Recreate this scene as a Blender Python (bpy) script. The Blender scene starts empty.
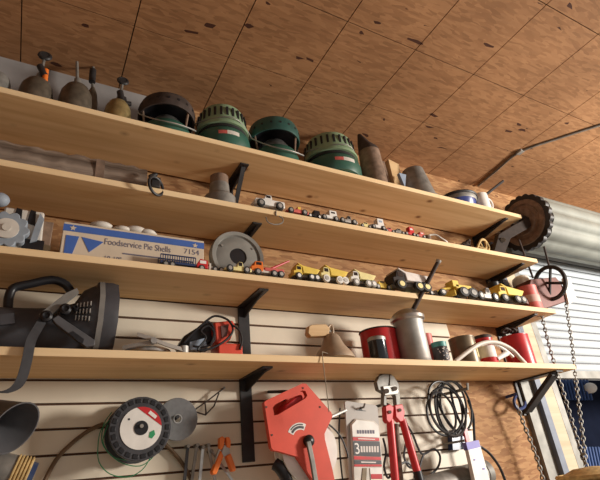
import bpy, bmesh, math, random
from mathutils import Vector, Matrix
random.seed(4)
SC = bpy.context.scene
COL = SC.collection
PI = math.pi

# ---------------------------------------------------------------- camera, world, lights, exposure
F = 472.29
CP = Vector((-2.476, -1.802, 1.501))
RX = Vector((0.87882, -0.46726, -0.09663))      # camera right
RY = Vector((0.13963, 0.44549, -0.88433))       # camera down
RZ = Vector((0.45626, 0.76368, 0.45675))        # camera forward
cam_data = bpy.data.cameras.new('camera')
cam_data.sensor_fit = 'HORIZONTAL'; cam_data.sensor_width = 36.0
cam_data.lens = F / 600.0 * 36.0
cam_data.clip_start = 0.02; cam_data.clip_end = 200
cam = bpy.data.objects.new('camera', cam_data); COL.objects.link(cam)
cam.matrix_world = Matrix(((RX.x, -RY.x, -RZ.x, CP.x), (RX.y, -RY.y, -RZ.y, CP.y), (RX.z, -RY.z, -RZ.z, CP.z), (0, 0, 0, 1)))
SC.camera = cam

world = bpy.data.worlds.new('world'); SC.world = world; world.use_nodes = True
wb = world.node_tree.nodes['Background']
wb.inputs[0].default_value = (1.0, 0.93, 0.86, 1); wb.inputs[1].default_value = 0.41

def area(name, loc, target, sx, sy, power, color):
    d = bpy.data.lights.new(name, 'AREA'); d.shape = 'RECTANGLE'; d.size = sx; d.size_y = sy
    d.energy = power; d.color = color
    o = bpy.data.objects.new(name, d); COL.objects.link(o); o.location = loc
    o.rotation_euler = (Vector(target) - Vector(loc)).to_track_quat('-Z', 'Y').to_euler()
    return o
area('key_light', (2.1, -2.5, 2.22), (-0.7, 0, 2.3), 0.6, 0.6, 232, (1.0, 0.93, 0.84))
area('yard_daylight', (2.2, 3.2, 3.4), (0.8, 0.4, 1.4), 2.0, 2.0, 45, (0.9, 0.96, 1.0))
SC.view_settings.view_transform = 'Standard'; SC.view_settings.look = 'None'
SC.view_settings.exposure = 0.0; SC.view_settings.gamma = 1.0
SC.view_settings.use_curve_mapping = False

# ---------------------------------------------------------------- helpers
def at(px, py, Y):
    """point of the plane y = Y seen at that place of the photograph"""
    d = RX * ((px - 300) / F) + RY * ((py - 240) / F) + RZ
    return CP + d * ((Y - CP.y) / d.y)
def mpp(p):
    return RZ.dot(Vector(p) - CP) / F
def xs(px, Y, Z):
    """x of the point (x, Y, Z) whose column is px"""
    k = (px - 300) / F
    a = Vector((0, Y, Z)) - CP
    return -(RX.dot(a) - k * RZ.dot(a)) / (RX.x - k * RZ.x)

class MB:
    def __init__(s, o=(0, 0, 0)):
        s.bm = bmesh.new(); s.o = Vector(o)
    def _v(s, p): return s.bm.verts.new(Vector(p) - s.o)
    def faces(s, vs, fs):
        b = [s._v(v) for v in vs]
        for f in fs:
            try: s.bm.faces.new([b[i] for i in f])
            except ValueError: pass
        return s
    def box(s, c, d, rot=None, taper=1.0, tapery=None):
        c = Vector(c); hx, hy, hz = d[0]/2, d[1]/2, d[2]/2
        ty = taper if tapery is None else tapery
        P = [Vector((x*hx*(taper if z > 0 else 1), y*hy*(ty if z > 0 else 1), z*hz)) for z in (-1, 1) for y in (-1, 1) for x in (-1, 1)]
        if rot is not None: P = [rot @ p for p in P]
        return s.faces([c + p for p in P], [(0,2,3,1),(4,5,7,6),(0,1,5,4),(2,6,7,3),(0,4,6,2),(1,3,7,5)])
    def ring_sweep(s, rings, closed=False, cap=True):
        R = [[s._v(p) for p in r] for r in rings]; n = len(R[0]); m = len(R)
        for i in range(m if closed else m-1):
            a, b = R[i], R[(i+1) % m]
            for k in range(n):
                s.bm.faces.new((a[k], a[(k+1) % n], b[(k+1) % n], b[k]))
        if cap and not closed:
            s.bm.faces.new(R[0][::-1]); s.bm.faces.new(R[-1])
        return s
    def lathe(s, prof, c=(0,0,0), axis=(0,0,1), n=28, cap=True):
        c = Vector(c); A = Vector(axis).normalized()
        q = Vector((0,0,1)).rotation_difference(A)
        U = q @ Vector((1,0,0)); V = q @ Vector((0,1,0))
        return s.ring_sweep([[c + A*z + (U*math.cos(2*PI*k/n) + V*math.sin(2*PI*k/n))*max(r, 1e-4) for k in range(n)] for r, z in prof], cap=cap)
    def cyl(s, a, b, r, r2=None, n=16):
        a = Vector(a); b = Vector(b)
        return s.lathe([(r, 0), (r if r2 is None else r2, (b-a).length)], a, b-a, n)
    def torus(s, c, R_, r, axis=(0,0,1), n=28, m=8):
        c = Vector(c); q = Vector((0,0,1)).rotation_difference(Vector(axis).normalized())
        rings = []
        for i in range(n):
            t = 2*PI*i/n; d = Vector((math.cos(t), math.sin(t), 0))
            rings.append([c + q @ (d*(R_ + r*math.cos(2*PI*k/m)) + Vector((0,0,r*math.sin(2*PI*k/m)))) for k in range(m)])
        return s.ring_sweep(rings, closed=True)
    def tube(s, pts, r, n=8, closed=False, flat=None, sub=4, r2=None):
        pts = [Vector(p) for p in pts]
        if sub > 1: pts = smooth(pts, sub, closed)
        m = len(pts); rings = []; N = None
        for i, p in enumerate(pts):
            if closed: T = pts[(i+1) % m] - pts[i-1]
            else: T = pts[min(i+1, m-1)] - pts[max(i-1, 0)]
            T.normalize()
            if N is None:
                N = T.orthogonal().normalized() if flat is None else (Vector(flat) - T*T.dot(Vector(flat))).normalized()
            else:
                N = N - T*T.dot(N)
                if flat is not None: N = Vector(flat) - T*T.dot(Vector(flat))
                N.normalize()
            B = T.cross(N)
            rr = r if r2 is None else r + (r2-r)*i/(m-1)
            rings.append([p + N*math.cos(2*PI*k/n)*rr + B*math.sin(2*PI*k/n)*rr for k in range(n)])
        return s.ring_sweep(rings, closed=closed)
    def strip(s, pts, wdir, w, t, sub=4):
        """flat strap: centre line, width direction, width, thickness"""
        pts = smooth([Vector(p) for p in pts], sub, False) if sub > 1 else [Vector(p) for p in pts]
        W = Vector(wdir).normalized()*w/2; rings = []
        for i, p in enumerate(pts):
            T = (pts[min(i+1, len(pts)-1)] - pts[max(i-1, 0)]).normalized()
            N = T.cross(W).normalized()*t/2
            rings.append([p-W-N, p+W-N, p+W+N, p-W+N])
        return s.ring_sweep(rings)
    def prism(s, pts, dvec):
        a = [Vector(p) for p in pts]; d = Vector(dvec)
        return s.ring_sweep([a, [p+d for p in a]])
    def px(s, poly, Y, t):
        """outline in the plane y = Y with thickness t away from the viewer"""
        return s.prism([at(x, y, Y) for x, y in poly], (0, t, 0))
    def ball(s, c, r, sc=(1,1,1), n=16):
        prof = [(r*math.cos(a), r*math.sin(a)) for a in [(-.5 + i/10)*PI for i in range(11)]]
        c = Vector(c)
        return s.ring_sweep([[c + Vector((max(q,1e-4)*math.cos(2*PI*k/n)*sc[0], max(q,1e-4)*math.sin(2*PI*k/n)*sc[1], z*sc[2])) for k in range(n)] for q, z in prof])
    def build(s, name, mat, parent=None, smooth_=None, bevel=0, loc=None):
        bmesh.ops.recalc_face_normals(s.bm, faces=s.bm.faces[:])
        me = bpy.data.meshes.new(name); s.bm.to_mesh(me); s.bm.free()
        me.materials.append(mat)
        o = bpy.data.objects.new(name, me); COL.objects.link(o)
        if parent is not None: o.parent = parent
        elif s.o.length > 0: o.location = s.o
        for p in me.polygons: p.use_smooth = True
        me.set_sharp_from_angle(angle=math.radians(38 if smooth_ is None else smooth_))
        if bevel:
            b = o.modifiers.new('bevel', 'BEVEL'); b.width = bevel; b.segments = 2; b.limit_method = 'ANGLE'; b.angle_limit = math.radians(45)
        return o

def smooth(P, k, closed):
    n = len(P); out = []
    if n < 3: return P
    for i in range(n if closed else n-1):
        p0 = P[i-1] if (closed or i > 0) else P[0]
        p1 = P[i]; p2 = P[(i+1) % n]; p3 = P[(i+2) % n] if (closed or i+2 < n) else P[-1]
        for j in range(k):
            t = j/k
            out.append(0.5*((2*p1) + (p2-p0)*t + (2*p0-5*p1+4*p2-p3)*t*t + (3*p1-p0-3*p2+p3)*t**3))
    if not closed: out.append(P[-1].copy())
    return out

def tag(o, label=None, cat=None, group=None, kind=None):
    if label: o['label'] = label
    if cat: o['category'] = cat
    if group: o['group'] = group
    if kind: o['kind'] = kind
    return o
def thing(name, loc, label, cat, group=None, rz=0):
    o = bpy.data.objects.new(name, None); COL.objects.link(o); o.location = loc; o.rotation_euler = (0, 0, rz)
    o.empty_display_size = 0.02
    return tag(o, label, cat, group)
def frame_curve(name, loops, t, mat, parent, M=None, loc=None):
    """a plate with holes: loops of (x, z), thickness t, in the local xz plane"""
    cu = bpy.data.curves.new(name, 'CURVE'); cu.dimensions = '2D'; cu.fill_mode = 'BOTH'; cu.extrude = t/2
    for L in loops:
        sp = cu.splines.new('POLY'); sp.points.add(len(L)-1)
        for q, (x, z) in zip(sp.points, L): q.co = (x, z, 0, 1)
        sp.use_cyclic_u = True
    return conv(name, cu, mat, parent, loc)
def conv(name, cu, mat, parent, loc, rot=(PI/2, 0, 0)):
    tmp = bpy.data.objects.new(name + '_tmp', cu); COL.objects.link(tmp)
    me = bpy.data.meshes.new_from_object(tmp); bpy.data.objects.remove(tmp); bpy.data.curves.remove(cu)
    R_ = Matrix.Translation(Vector(loc or (0, 0, 0))) @ Matrix.Rotation(rot[2], 4, 'Z') @ Matrix.Rotation(rot[0], 4, 'X') @ Matrix.Rotation(rot[1], 4, 'Z')
    me.transform(R_); me.materials.clear(); me.materials.append(mat); me.name = name
    o = bpy.data.objects.new(name, me); COL.objects.link(o)
    if parent is not None: o.parent = parent
    return o
def text(body, loc, size, mat, parent, roll=0, name='lettering', sx=1.0, align='LEFT'):
    cu = bpy.data.curves.new(name, 'FONT'); cu.body = body; cu.size = size; cu.extrude = 0.0003; cu.align_x = align
    cu.space_character = sx
    return conv(name, cu, mat, parent, loc, (PI/2, roll, 0))

# ---------------------------------------------------------------- materials
def base(name, col=(0.5, 0.5, 0.5), rough=0.6, metal=0.0, spec=0.4):
    m = bpy.data.materials.new(name); m.use_nodes = True
    b = m.node_tree.nodes['Principled BSDF']
    b.inputs['Base Color'].default_value = (*col, 1); b.inputs['Roughness'].default_value = rough
    b.inputs['Metallic'].default_value = metal; b.inputs['Specular IOR Level'].default_value = spec
    return m, m.node_tree.nodes, m.node_tree.links, b
def ramp(N, stops):
    r = N.new('ShaderNodeValToRGB'); e = r.color_ramp.elements
    while len(e) < len(stops): e.new(0.5)
    for q, (p, c) in zip(e, stops): q.position = p; q.color = (*c, 1)
    return r
def paint(name, col, rough=0.5, metal=0.0, var=0.25, scale=14, spec=0.4, bump=0.0):
    """a plain surface with slight wear and grime of its own"""
    m, N, L, b = base(name, col, rough, metal, spec)
    tc = N.new('ShaderNodeTexCoord'); n = N.new('ShaderNodeTexNoise'); n.inputs['Scale'].default_value = scale
    n.inputs['Detail'].default_value = 5
    L.new(tc.outputs['Object'], n.inputs['Vector'])
    lo = tuple(c*(1-var) for c in col); hi = tuple(min(1, c*(1+var*0.6)) for c in col)
    r = ramp(N, [(0.3, lo), (0.7, hi)]); L.new(n.outputs['Fac'], r.inputs['Fac']); L.new(r.outputs['Color'], b.inputs['Base Color'])
    if bump:
        bp = N.new('ShaderNodeBump'); bp.inputs['Strength'].default_value = bump; bp.inputs['Distance'].default_value = 0.004
        L.new(n.outputs['Fac'], bp.inputs['Height']); L.new(bp.outputs['Normal'], b.inputs['Normal'])
    return m
def mixrgb(N, L, fac, a, b_, mode='MIX'):
    x = N.new('ShaderNodeMix'); x.data_type = 'RGBA'; x.blend_type = mode
    for i, s in ((0, fac), (6, a), (7, b_)):
        if hasattr(s, 'is_output'): L.new(s, x.inputs[i])
        elif i == 0: x.inputs[0].default_value = s
        else: x.inputs[i].default_value = (*s, 1)
    return x.outputs[2]
def pine(name, c1, c2, knot=(0.20, 0.085, 0.03), off=0.0):
    m, N, L, b = base(name, c1, 0.62, 0, 0.3)
    tc = N.new('ShaderNodeTexCoord'); mp = N.new('ShaderNodeMapping'); mp.inputs['Scale'].default_value = (0.9, 16, 16)
    mp.inputs['Location'].default_value = (off, off*3, off*7)
    L.new(tc.outputs['Object'], mp.inputs['Vector'])
    n = N.new('ShaderNodeTexNoise'); n.inputs['Scale'].default_value = 1.8; n.inputs['Detail'].default_value = 6; n.inputs['Distortion'].default_value = 0.6
    L.new(mp.outputs['Vector'], n.inputs['Vector'])
    r = ramp(N, [(0.32, c2), (0.62, c1)]); L.new(n.outputs['Fac'], r.inputs['Fac'])
    mk = N.new('ShaderNodeMapping'); mk.inputs['Scale'].default_value = (6.0, 8.0, 0.5); mk.inputs['Location'].default_value = (off*5.3, off*2.1, 0)
    L.new(tc.outputs['Object'], mk.inputs['Vector'])
    v = N.new('ShaderNodeTexVoronoi'); v.inputs['Scale'].default_value = 1.0; v.inputs['Randomness'].default_value = 1.0
    L.new(mk.outputs['Vector'], v.inputs['Vector'])
    rk = ramp(N, [(0.04, (0.95,)*3), (0.085, (0.7,)*3), (0.105, (0.35,)*3), (0.17, (0.0,)*3)]); L.new(v.outputs['Distance'], rk.inputs['Fac'])
    col = mixrgb(N, L, rk.outputs['Color'], r.outputs['Color'], knot)
    L.new(col, b.inputs['Base Color'])
    return m
def osb(name, light, mid, dark, scale=1.0):
    m, N, L, b = base(name, mid, 0.75, 0, 0.25)
    tc = N.new('ShaderNodeTexCoord')
    nz = N.new('ShaderNodeTexNoise'); nz.inputs['Scale'].default_value = 3.5*scale; nz.inputs['Detail'].default_value = 2
    L.new(tc.outputs['Object'], nz.inputs['Vector'])
    cols = []
    for i, (rz, sx, sy) in enumerate(((0.5, 17, 75), (-0.7, 20, 85), (1.0, 20, 62))):
        mp = N.new('ShaderNodeMapping'); mp.inputs['Rotation'].default_value = (0.0 if i != 1 else 0.5, 0, rz); mp.inputs['Scale'].default_value = (sx*scale, sy*scale, sy*scale)
        ad = N.new('ShaderNodeVectorMath'); ad.operation = 'MULTIPLY_ADD'; ad.inputs[1].default_value = (0.05,)*3
        L.new(nz.outputs['Color'], ad.inputs[0]); L.new(tc.outputs['Object'], ad.inputs[2])
        L.new(ad.outputs['Vector'], mp.inputs['Vector'])
        v = N.new('ShaderNodeTexVoronoi'); v.inputs['Scale'].default_value = 1.0; L.new(mp.outputs['Vector'], v.inputs['Vector'])
        sp = N.new('ShaderNodeSeparateColor'); L.new(v.outputs['Color'], sp.inputs[0]); cols.append((sp.outputs[0], sp.outputs[1]))
    r1 = ramp(N, [(0.0, mid), (0.6, light), (1.0, mid)]); L.new(cols[0][0], r1.inputs['Fac'])
    r2 = ramp(N, [(0.0, mid), (0.5, tuple(c*0.85 for c in mid)), (1.0, light)]); L.new(cols[1][0], r2.inputs['Fac'])
    f = N.new('ShaderNodeMath'); f.operation = 'GREATER_THAN'; f.inputs[1].default_value = 0.55; L.new(cols[1][1], f.inputs[0])
    c = mixrgb(N, L, f.outputs[0], r1.outputs['Color'], r2.outputs['Color'])
    g = N.new('ShaderNodeMath'); g.operation = 'GREATER_THAN'; g.inputs[1].default_value = 0.991; L.new(cols[2][0], g.inputs[0])
    c = mixrgb(N, L, g.outputs[0], c, dark)
    n2 = N.new('ShaderNodeTexNoise'); n2.inputs['Scale'].default_value = 2.2*scale; n2.inputs['Detail'].default_value = 3; L.new(tc.outputs['Object'], n2.inputs['Vector'])
    r3 = ramp(N, [(0.3, (0.72, 0.70, 0.68)), (0.7, (1.0, 1.0, 1.0))]); L.new(n2.outputs['Fac'], r3.inputs['Fac'])
    c = mixrgb(N, L, 1.0, c, r3.outputs['Color'], 'MULTIPLY')
    L.new(c, b.inputs['Base Color'])
    return m

M = {}
M['osb_ceiling'] = osb('osb_ceiling', (0.47, 0.25, 0.12), (0.375, 0.19, 0.088), (0.08, 0.03, 0.018))
M['osb_wall'] = osb('osb_wall', (0.52, 0.30, 0.14), (0.36, 0.18, 0.08), (0.16, 0.06, 0.03))
for i in range(4): M['pine%d' % i] = pine('pine_board_%d' % i, (0.74, 0.50, 0.255), (0.62, 0.385, 0.175), off=1.37*i+0.4)
M['pine_plain'] = pine('pine_plain', (0.66, 0.46, 0.25), (0.55, 0.36, 0.18), off=9.1)
M['pine_edge_lit'] = pine('pine_edge_lit', (0.82, 0.62, 0.37), (0.74, 0.52, 0.28), (0.45, 0.25, 0.1), off=5.7)  # lighter copy of the board pine, frontal light put into the colour
M['pale_board'] = pine('pale_board', (0.52, 0.44, 0.31), (0.44, 0.35, 0.23), off=2.2)
M['darkiron'] = paint('dark_brown_iron', (0.035, 0.026, 0.022), 0.8, 0, 0.3, 26, 0.2)
M['old_wood'] = pine('weathered_wood', (0.30, 0.235, 0.185), (0.085, 0.06, 0.045), off=3.3)
M['siding'] = paint('cream_siding', (0.74, 0.66, 0.53), 0.5, 0, 0.10, 5)
M['siding_gap'] = paint('siding_gap', (0.10, 0.045, 0.025), 0.8, 0, 0.2, 5)
M['concrete'] = paint('concrete_floor', (0.42, 0.37, 0.32), 0.8, 0, 0.25, 3)
M['foil'] = paint('grey_insulation', (0.30, 0.285, 0.28), 0.7, 0, 0.2, 6)
M['black_iron'] = paint('black_iron', (0.030, 0.028, 0.029), 0.5, 0.1, 0.3, 20)
M['black'] = paint('black_plastic', (0.014, 0.014, 0.017), 0.38, 0, 0.3, 20)
M['grey_arm'] = paint('grey_plastic', (0.085, 0.085, 0.092), 0.5, 0, 0.2, 20)
M['char'] = paint('charcoal_plastic', (0.05, 0.05, 0.057), 0.5, 0, 0.3, 20)
M['rubber'] = paint('rubber', (0.02, 0.02, 0.02), 0.65, 0, 0.3, 20)
M['steel'] = paint('steel', (0.55, 0.54, 0.52), 0.32, 0.9, 0.25, 30)
M['reelgalv'] = paint('dull_galvanised', (0.24, 0.235, 0.215), 0.6, 0.3, 0.3, 14)
M['galv'] = paint('galvanised', (0.42, 0.41, 0.385), 0.5, 0.5, 0.25, 14)
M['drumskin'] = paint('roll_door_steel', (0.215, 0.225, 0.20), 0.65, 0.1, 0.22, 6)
M['dullmetal'] = paint('dull_grey_metal', (0.25, 0.24, 0.22), 0.55, 0.4, 0.35, 24)
M['bodygrey'] = paint('dirty_brass_grey', (0.14, 0.115, 0.085), 0.5, 0.4, 0.4, 30)
M['brass'] = paint('dull_brass', (0.36, 0.27, 0.12), 0.45, 0.5, 0.4, 30)
M['rust'] = paint('rusty_iron', (0.23, 0.155, 0.11), 0.75, 0.15, 0.4, 30, bump=0.3)
M['rustdark'] = paint('dark_rusty_iron', (0.06, 0.042, 0.035), 0.75, 0.2, 0.4, 26, bump=0.3)
M['greendk'] = paint('dark_green_enamel', (0.030, 0.105, 0.075), 0.38, 0, 0.2, 18, 0.5)
M['teal'] = paint('teal_enamel', (0.022, 0.08, 0.068), 0.4, 0, 0.25, 18, 0.5)
M['greenlt'] = paint('pale_green_enamel', (0.24, 0.345, 0.21), 0.45, 0, 0.18, 18, 0.4)
M['red'] = paint('red_paint', (0.55, 0.025, 0.03), 0.35, 0, 0.2, 14)
M['reelred'] = paint('orange_red_plastic', (0.66, 0.075, 0.04), 0.45, 0, 0.15, 10)
M['toolred'] = paint('tool_red', (0.60, 0.035, 0.04), 0.35, 0, 0.2, 14)
M['orange'] = paint('orange_plastic', (0.80, 0.19, 0.03), 0.4, 0, 0.15, 14)
M['pinkred'] = paint('faded_red', (0.62, 0.13, 0.11), 0.5, 0, 0.25, 24)
M['yellow'] = paint('yellow_paint', (0.80, 0.58, 0.10), 0.45, 0, 0.15, 30)
M['paleyellow'] = paint('pale_yellow', (0.80, 0.70, 0.32), 0.5, 0, 0.15, 30)
M['white'] = paint('white_paint', (0.78, 0.76, 0.72), 0.45, 0, 0.12, 20)
M['offwhite'] = paint('off_white_plastic', (0.62, 0.58, 0.52), 0.5, 0, 0.15, 20)
M['cardboard'] = paint('card_box', (0.62, 0.52, 0.40), 0.75, 0, 0.1, 12)
M['boxblue'] = paint('printed_blue', (0.055, 0.13, 0.42), 0.6, 0, 0.12, 14)
M['ink'] = paint('printed_ink', (0.16, 0.15, 0.20), 0.7, 0, 0.1, 14)
M['blue'] = paint('blue_enamel', (0.035, 0.055, 0.24), 0.3, 0, 0.3, 20, 0.6)
M['jambblue'] = paint('jamb_blue_grey', (0.17, 0.20, 0.26), 0.6, 0, 0.15, 20)
M['greyblue'] = paint('grey_blue_plastic', (0.27, 0.31, 0.36), 0.6, 0, 0.2, 20)
M['slateblue'] = paint('blue_grey', (0.30, 0.37, 0.47), 0.6, 0, 0.15, 20)
M['navy'] = paint('navy_paint', (0.03, 0.055, 0.14), 0.3, 0, 0.2, 6, 0.6)
M['darkblue'] = paint('dark_blue_hook', (0.03, 0.05, 0.17), 0.4, 0, 0.2, 20)
M['nightblue'] = paint('dark_blue_panel', (0.008, 0.011, 0.024), 0.9, 0, 0.2, 8, 0.05)
M['bluecloth'] = paint('blue_tarp', (0.035, 0.08, 0.23), 0.6, 0, 0.2, 8)
M['glassdark'] = paint('dark_glass', (0.012, 0.014, 0.02), 0.12, 0, 0.1, 4, 0.6)
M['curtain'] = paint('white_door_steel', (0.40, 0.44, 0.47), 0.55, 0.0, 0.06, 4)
M['maroon'] = paint('maroon_steel', (0.15, 0.065, 0.058), 0.5, 0.2, 0.25, 12)
M['green_line'] = paint('green_trimmer_line', (0.02, 0.22, 0.09), 0.35, 0, 0.1, 20)
M['disc'] = paint('grinding_disc', (0.17, 0.17, 0.175), 0.8, 0, 0.15, 60)
M['string'] = paint('string', (0.32, 0.27, 0.20), 0.9, 0, 0.1, 20)
M['hose'] = paint('brown_hose', (0.14, 0.085, 0.045), 0.6, 0, 0.2, 20)
M['beige'] = paint('bell_beige', (0.40, 0.30, 0.21), 0.55, 0.15, 0.25, 16)
M['strap'] = paint('strap_webbing', (0.05, 0.05, 0.055), 0.85, 0, 0.2, 40)
M['greystrap'] = paint('grey_tab', (0.20, 0.19, 0.175), 0.7, 0, 0.2, 30)
M['straw'] = paint('straw', (0.55, 0.39, 0.17), 0.8, 0, 0.35, 50)
M['purple'] = paint('violet_print', (0.20, 0.18, 0.55), 0.5, 0, 0.1, 20)
M['logo_green'] = paint('printed_green', (0.03, 0.30, 0.12), 0.5, 0, 0.1, 20)
M['label'] = paint('paper_label', (0.72, 0.66, 0.62), 0.6, 0, 0.15, 30)
M['palepink'] = paint('faded_pink_label', (0.66, 0.40, 0.35), 0.6, 0, 0.2, 30)
M['card'] = paint('grey_blister_card', (0.42, 0.39, 0.36), 0.45, 0, 0.1, 12)
M['tealcan'] = paint('teal_can', (0.08, 0.28, 0.26), 0.45, 0, 0.2, 40)
M['tan'] = paint('tan_can', (0.17, 0.125, 0.075), 0.4, 0.3, 0.3, 20)
M['grass'] = paint('yard_gravel', (0.25, 0.24, 0.20), 0.9, 0, 0.3, 3)

# ---------------------------------------------------------------- the setting
CEIL = 3.24
HS = (2.823, 2.524, 2.217, 1.914)
D = 0.30; T = 0.024
def struct(o): return tag(o, kind='structure')
struct(MB().box((-0.6, -1.3, -0.05), (8.6, 6.0, 0.1)).build('floor', M['concrete']))
struct(MB().box((1.0, 6.2, -0.06), (16, 9.0, 0.08)).build('ground', M['grass']))
# ceiling sheets with open seams between them
m = MB(); SX = [-4.76, -4.35, -3.94, -3.53, -3.12, -2.715, -2.31, -1.90, -1.50, -1.12, -0.74, -0.36, 0.03, 0.42, 0.83, 1.23, 1.64, 2.05, 2.45, 2.86, 3.27]
SY = [0.06, -0.385, -0.765, -1.19, -1.59, -2.0, -2.4, -2.8, -3.2, -3.6, -4.0]
for a, b in zip(SX, SX[1:]):
    for c, d in zip(SY, SY[1:]):
        m.box(((a+b)/2, (c+d)/2, CEIL+0.008), (b-a-0.0045, c-d-0.0045, 0.016))
struct(m.build('ceiling', M['osb_ceiling']))
struct(MB().box((-0.7, -1.97, CEIL+0.04), (8.2, 4.2, 0.04)).build('ceiling_backing', M['rubber'])).name = 'trim_7'
# back wall: boarded part left of the roller door, header above it
m = MB()
m.box((-2.31, 0.05, 1.62), (4.90, 0.10, 3.24))
struct(m.build('wall_back', M['osb_wall']))
struct(MB().box((1.87, 0.05, 3.0), (3.46, 0.10, 0.48)).build('wall_header', M['osb_wall'])).name = 'wall_back_header'
struct(MB().box((3.55, 0.05, 1.38), (0.4, 0.10, 2.76)).build('wall_back_right', M['osb_wall']))
struct(MB().box((-4.70, -1.9, 1.62), (0.1, 4.0, 3.24)).build('wall_left', M['osb_wall']))
# pale insulation strip above the top shelf, left
struct(MB().box((-3.35, -0.006, 3.03), (2.8, 0.012, 0.42)).build('trim_1', M['foil']))
# lap siding courses
struct(MB().box((-2.5725, -0.003, 1.42), (4.055, 0.006, 1.56)).build('trim_8', M['siding_gap']))
m = MB(); z = 0.657; per = 0.077; x0, x1 = -4.6, -0.545
while z < 2.19:
    zt = z + per - 0.0075
    m.faces([(x0,-.017,z),(x1,-.017,z),(x1,-.012,zt),(x0,-.012,zt),(x0,-.006,z),(x1,-.006,z),(x1,-.006,zt),(x0,-.006,zt)],
            [(0,1,2,3),(0,4,5,1),(1,5,6,2),(0,3,7,4),(2,6,7,3),(4,7,6,5)])
    z += per
struct(m.build('trim_2', M['siding']))
# door jamb trims and guide rail
struct(MB().box((-0.055, -0.012, 1.38), (0.09, 0.024, 2.76)).build('trim_3', M['reelgalv']))
struct(MB().box((0.013, -0.025, 1.38), (0.046, 0.05, 2.76)).build('trim_4', M['jambblue']))
struct(MB().box((0.087, -0.02, 1.38), (0.098, 0.04, 2.76)).build('trim_5', M['pale_board']))
m = MB(); m.box((0.165, -0.035, 1.38), (0.05, 0.008, 2.76)); m.box((0.143, -0.01, 1.38), (0.006, 0.05, 2.76)); m.box((0.165, 0.016, 1.38), (0.05, 0.006, 2.76))
struct(m.build('trim_6', M['reelgalv']))
# roller door curtain (partly open) with its slats
m = MB(); zb = 1.95; pts = []
z = zb
while z < 2.90:
    for k in range(7):
        t = k/7; pts.append((0.013*math.sin(t*PI)**0.6 if t > 0 else 0.0, z + 0.052*t))
    z += 0.052
f = [Vector((0.15, -0.004 - q, zz)) for q, zz in pts] + [Vector((0.15, 0.006, pts[-1][1])), Vector((0.15, 0.006, zb))]
m.prism(f, (3.3, 0, 0))
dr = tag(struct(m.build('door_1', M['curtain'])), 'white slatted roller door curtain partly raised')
m = MB()
for k in range(1, 18): m.box((1.8, -0.0055, zb + 0.052*k), (3.3, 0.006, 0.0065))
m.build('slat_shadow_lines', M['char'], dr)  # dark bars painted in for the shadow lines in the slat grooves
m = MB(); m.box((1.8, 0.0, zb-0.02), (3.3, 0.035, 0.045)); m.build('bottom_rail', M['reelgalv'], dr)

# ---------------------------------------------------------------- shelves and brackets
sl = ('unpainted pine shelf board, highest of the four, under the green heaters', 'unpainted pine shelf board second from the ceiling, under the grey beam',
      'unpainted pine shelf board under the pie shell box and yellow toy trucks', 'unpainted pine shelf board, lowest of the four, under the bell and cans')
for i, h in enumerate(HS):
    o = tag(MB((0, 0, h)).box((-1.6, -D/2-0.007, h-T/2), (3.2, D-0.022, T)).build('shelf_board', M['pine%d' % i]), sl[i], 'shelf', 'pine shelves on the wall')
    MB().box((-1.6, -D+0.002, -T/2), (3.2, 0.004, T)).build('lit_front_edge', M['pine_edge_lit'], o, bevel=0.001)  # thin strip in paler pine, paints the light falling on the front edge
def bracket(px, py, zi, label, leg, depth=0.22, brace=False, w=0.05):
    h = HS[zi] - T; x = xs(px, -0.0165, h-0.02); yb = -0.0165 if zi >= 2 and x < -0.55 else -0.0
    t = thing('shelf_bracket', (x, yb, h), label, 'bracket', 'black steel shelf brackets')
    MB().box((0, -0.004, -leg/2), (w, 0.008, leg)).build('wall_leg', M['black_iron'], t, bevel=0.002)
    m = MB(); m.prism([(-w/2, 0, 0), (w/2, 0, 0), (w/2*0.8, -depth, 0), (-w/2*0.8, -depth, 0)], (0, 0, -0.007))
    m.prism([(0, -0.006, -0.006), (0, -depth, -0.006), (0, -0.006, -0.05)], (0.006, 0, 0))
    m.build('arm', M['black_iron'], t)
    if brace: MB().strip([(0, -depth*0.92, -0.008), (0, -0.01, -leg*0.92)], (1, 0, 0), 0.02, 0.006, sub=1).build('brace', M['black_iron'], t)
bracket(245, 380, 3, 'black shelf bracket with long wall leg left of the red cord reel', 0.30)
bracket(243, 311, 2, 'black shelf bracket above the orange power tool', 0.25)
bracket(240, 240, 1, 'black shelf bracket behind the round galvanised reel', 0.26)
bracket(229, 190, 0, 'black shelf bracket under the top shelf beside the rusty flanged pipe', 0.26, 0.22, True)
bracket(476, 238, 0, 'black shelf bracket under the right end of the top shelf', 0.26, 0.27, False, 0.03)
bracket(490, 284, 1, 'black shelf bracket under the right end of the second shelf', 0.26, 0.27, False, 0.03)
bracket(500, 331, 2, 'black shelf bracket under the right end of the third shelf', 0.25, 0.27, False, 0.03)
h = HS[3]-T; xb = -0.105
t = thing('shelf_bracket', (xb, -0.0, h), 'black diagonal shelf strut under the right end of the lowest shelf', 'bracket', 'black steel shelf brackets')
MB().box((0, -0.005, -0.09), (0.05, 0.01, 0.18)).build('wall_leg', M['black_iron'], t)
MB().box((0, -0.14, -0.004), (0.05, 0.27, 0.008)).build('arm', M['black_iron'], t)
MB().strip([(0, -0.24, -0.012), (0, -0.012, -0.165)], (1, 0, 0), 0.055, 0.02, sub=1).build('brace', M['black_iron'], t, bevel=0.003)

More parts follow.
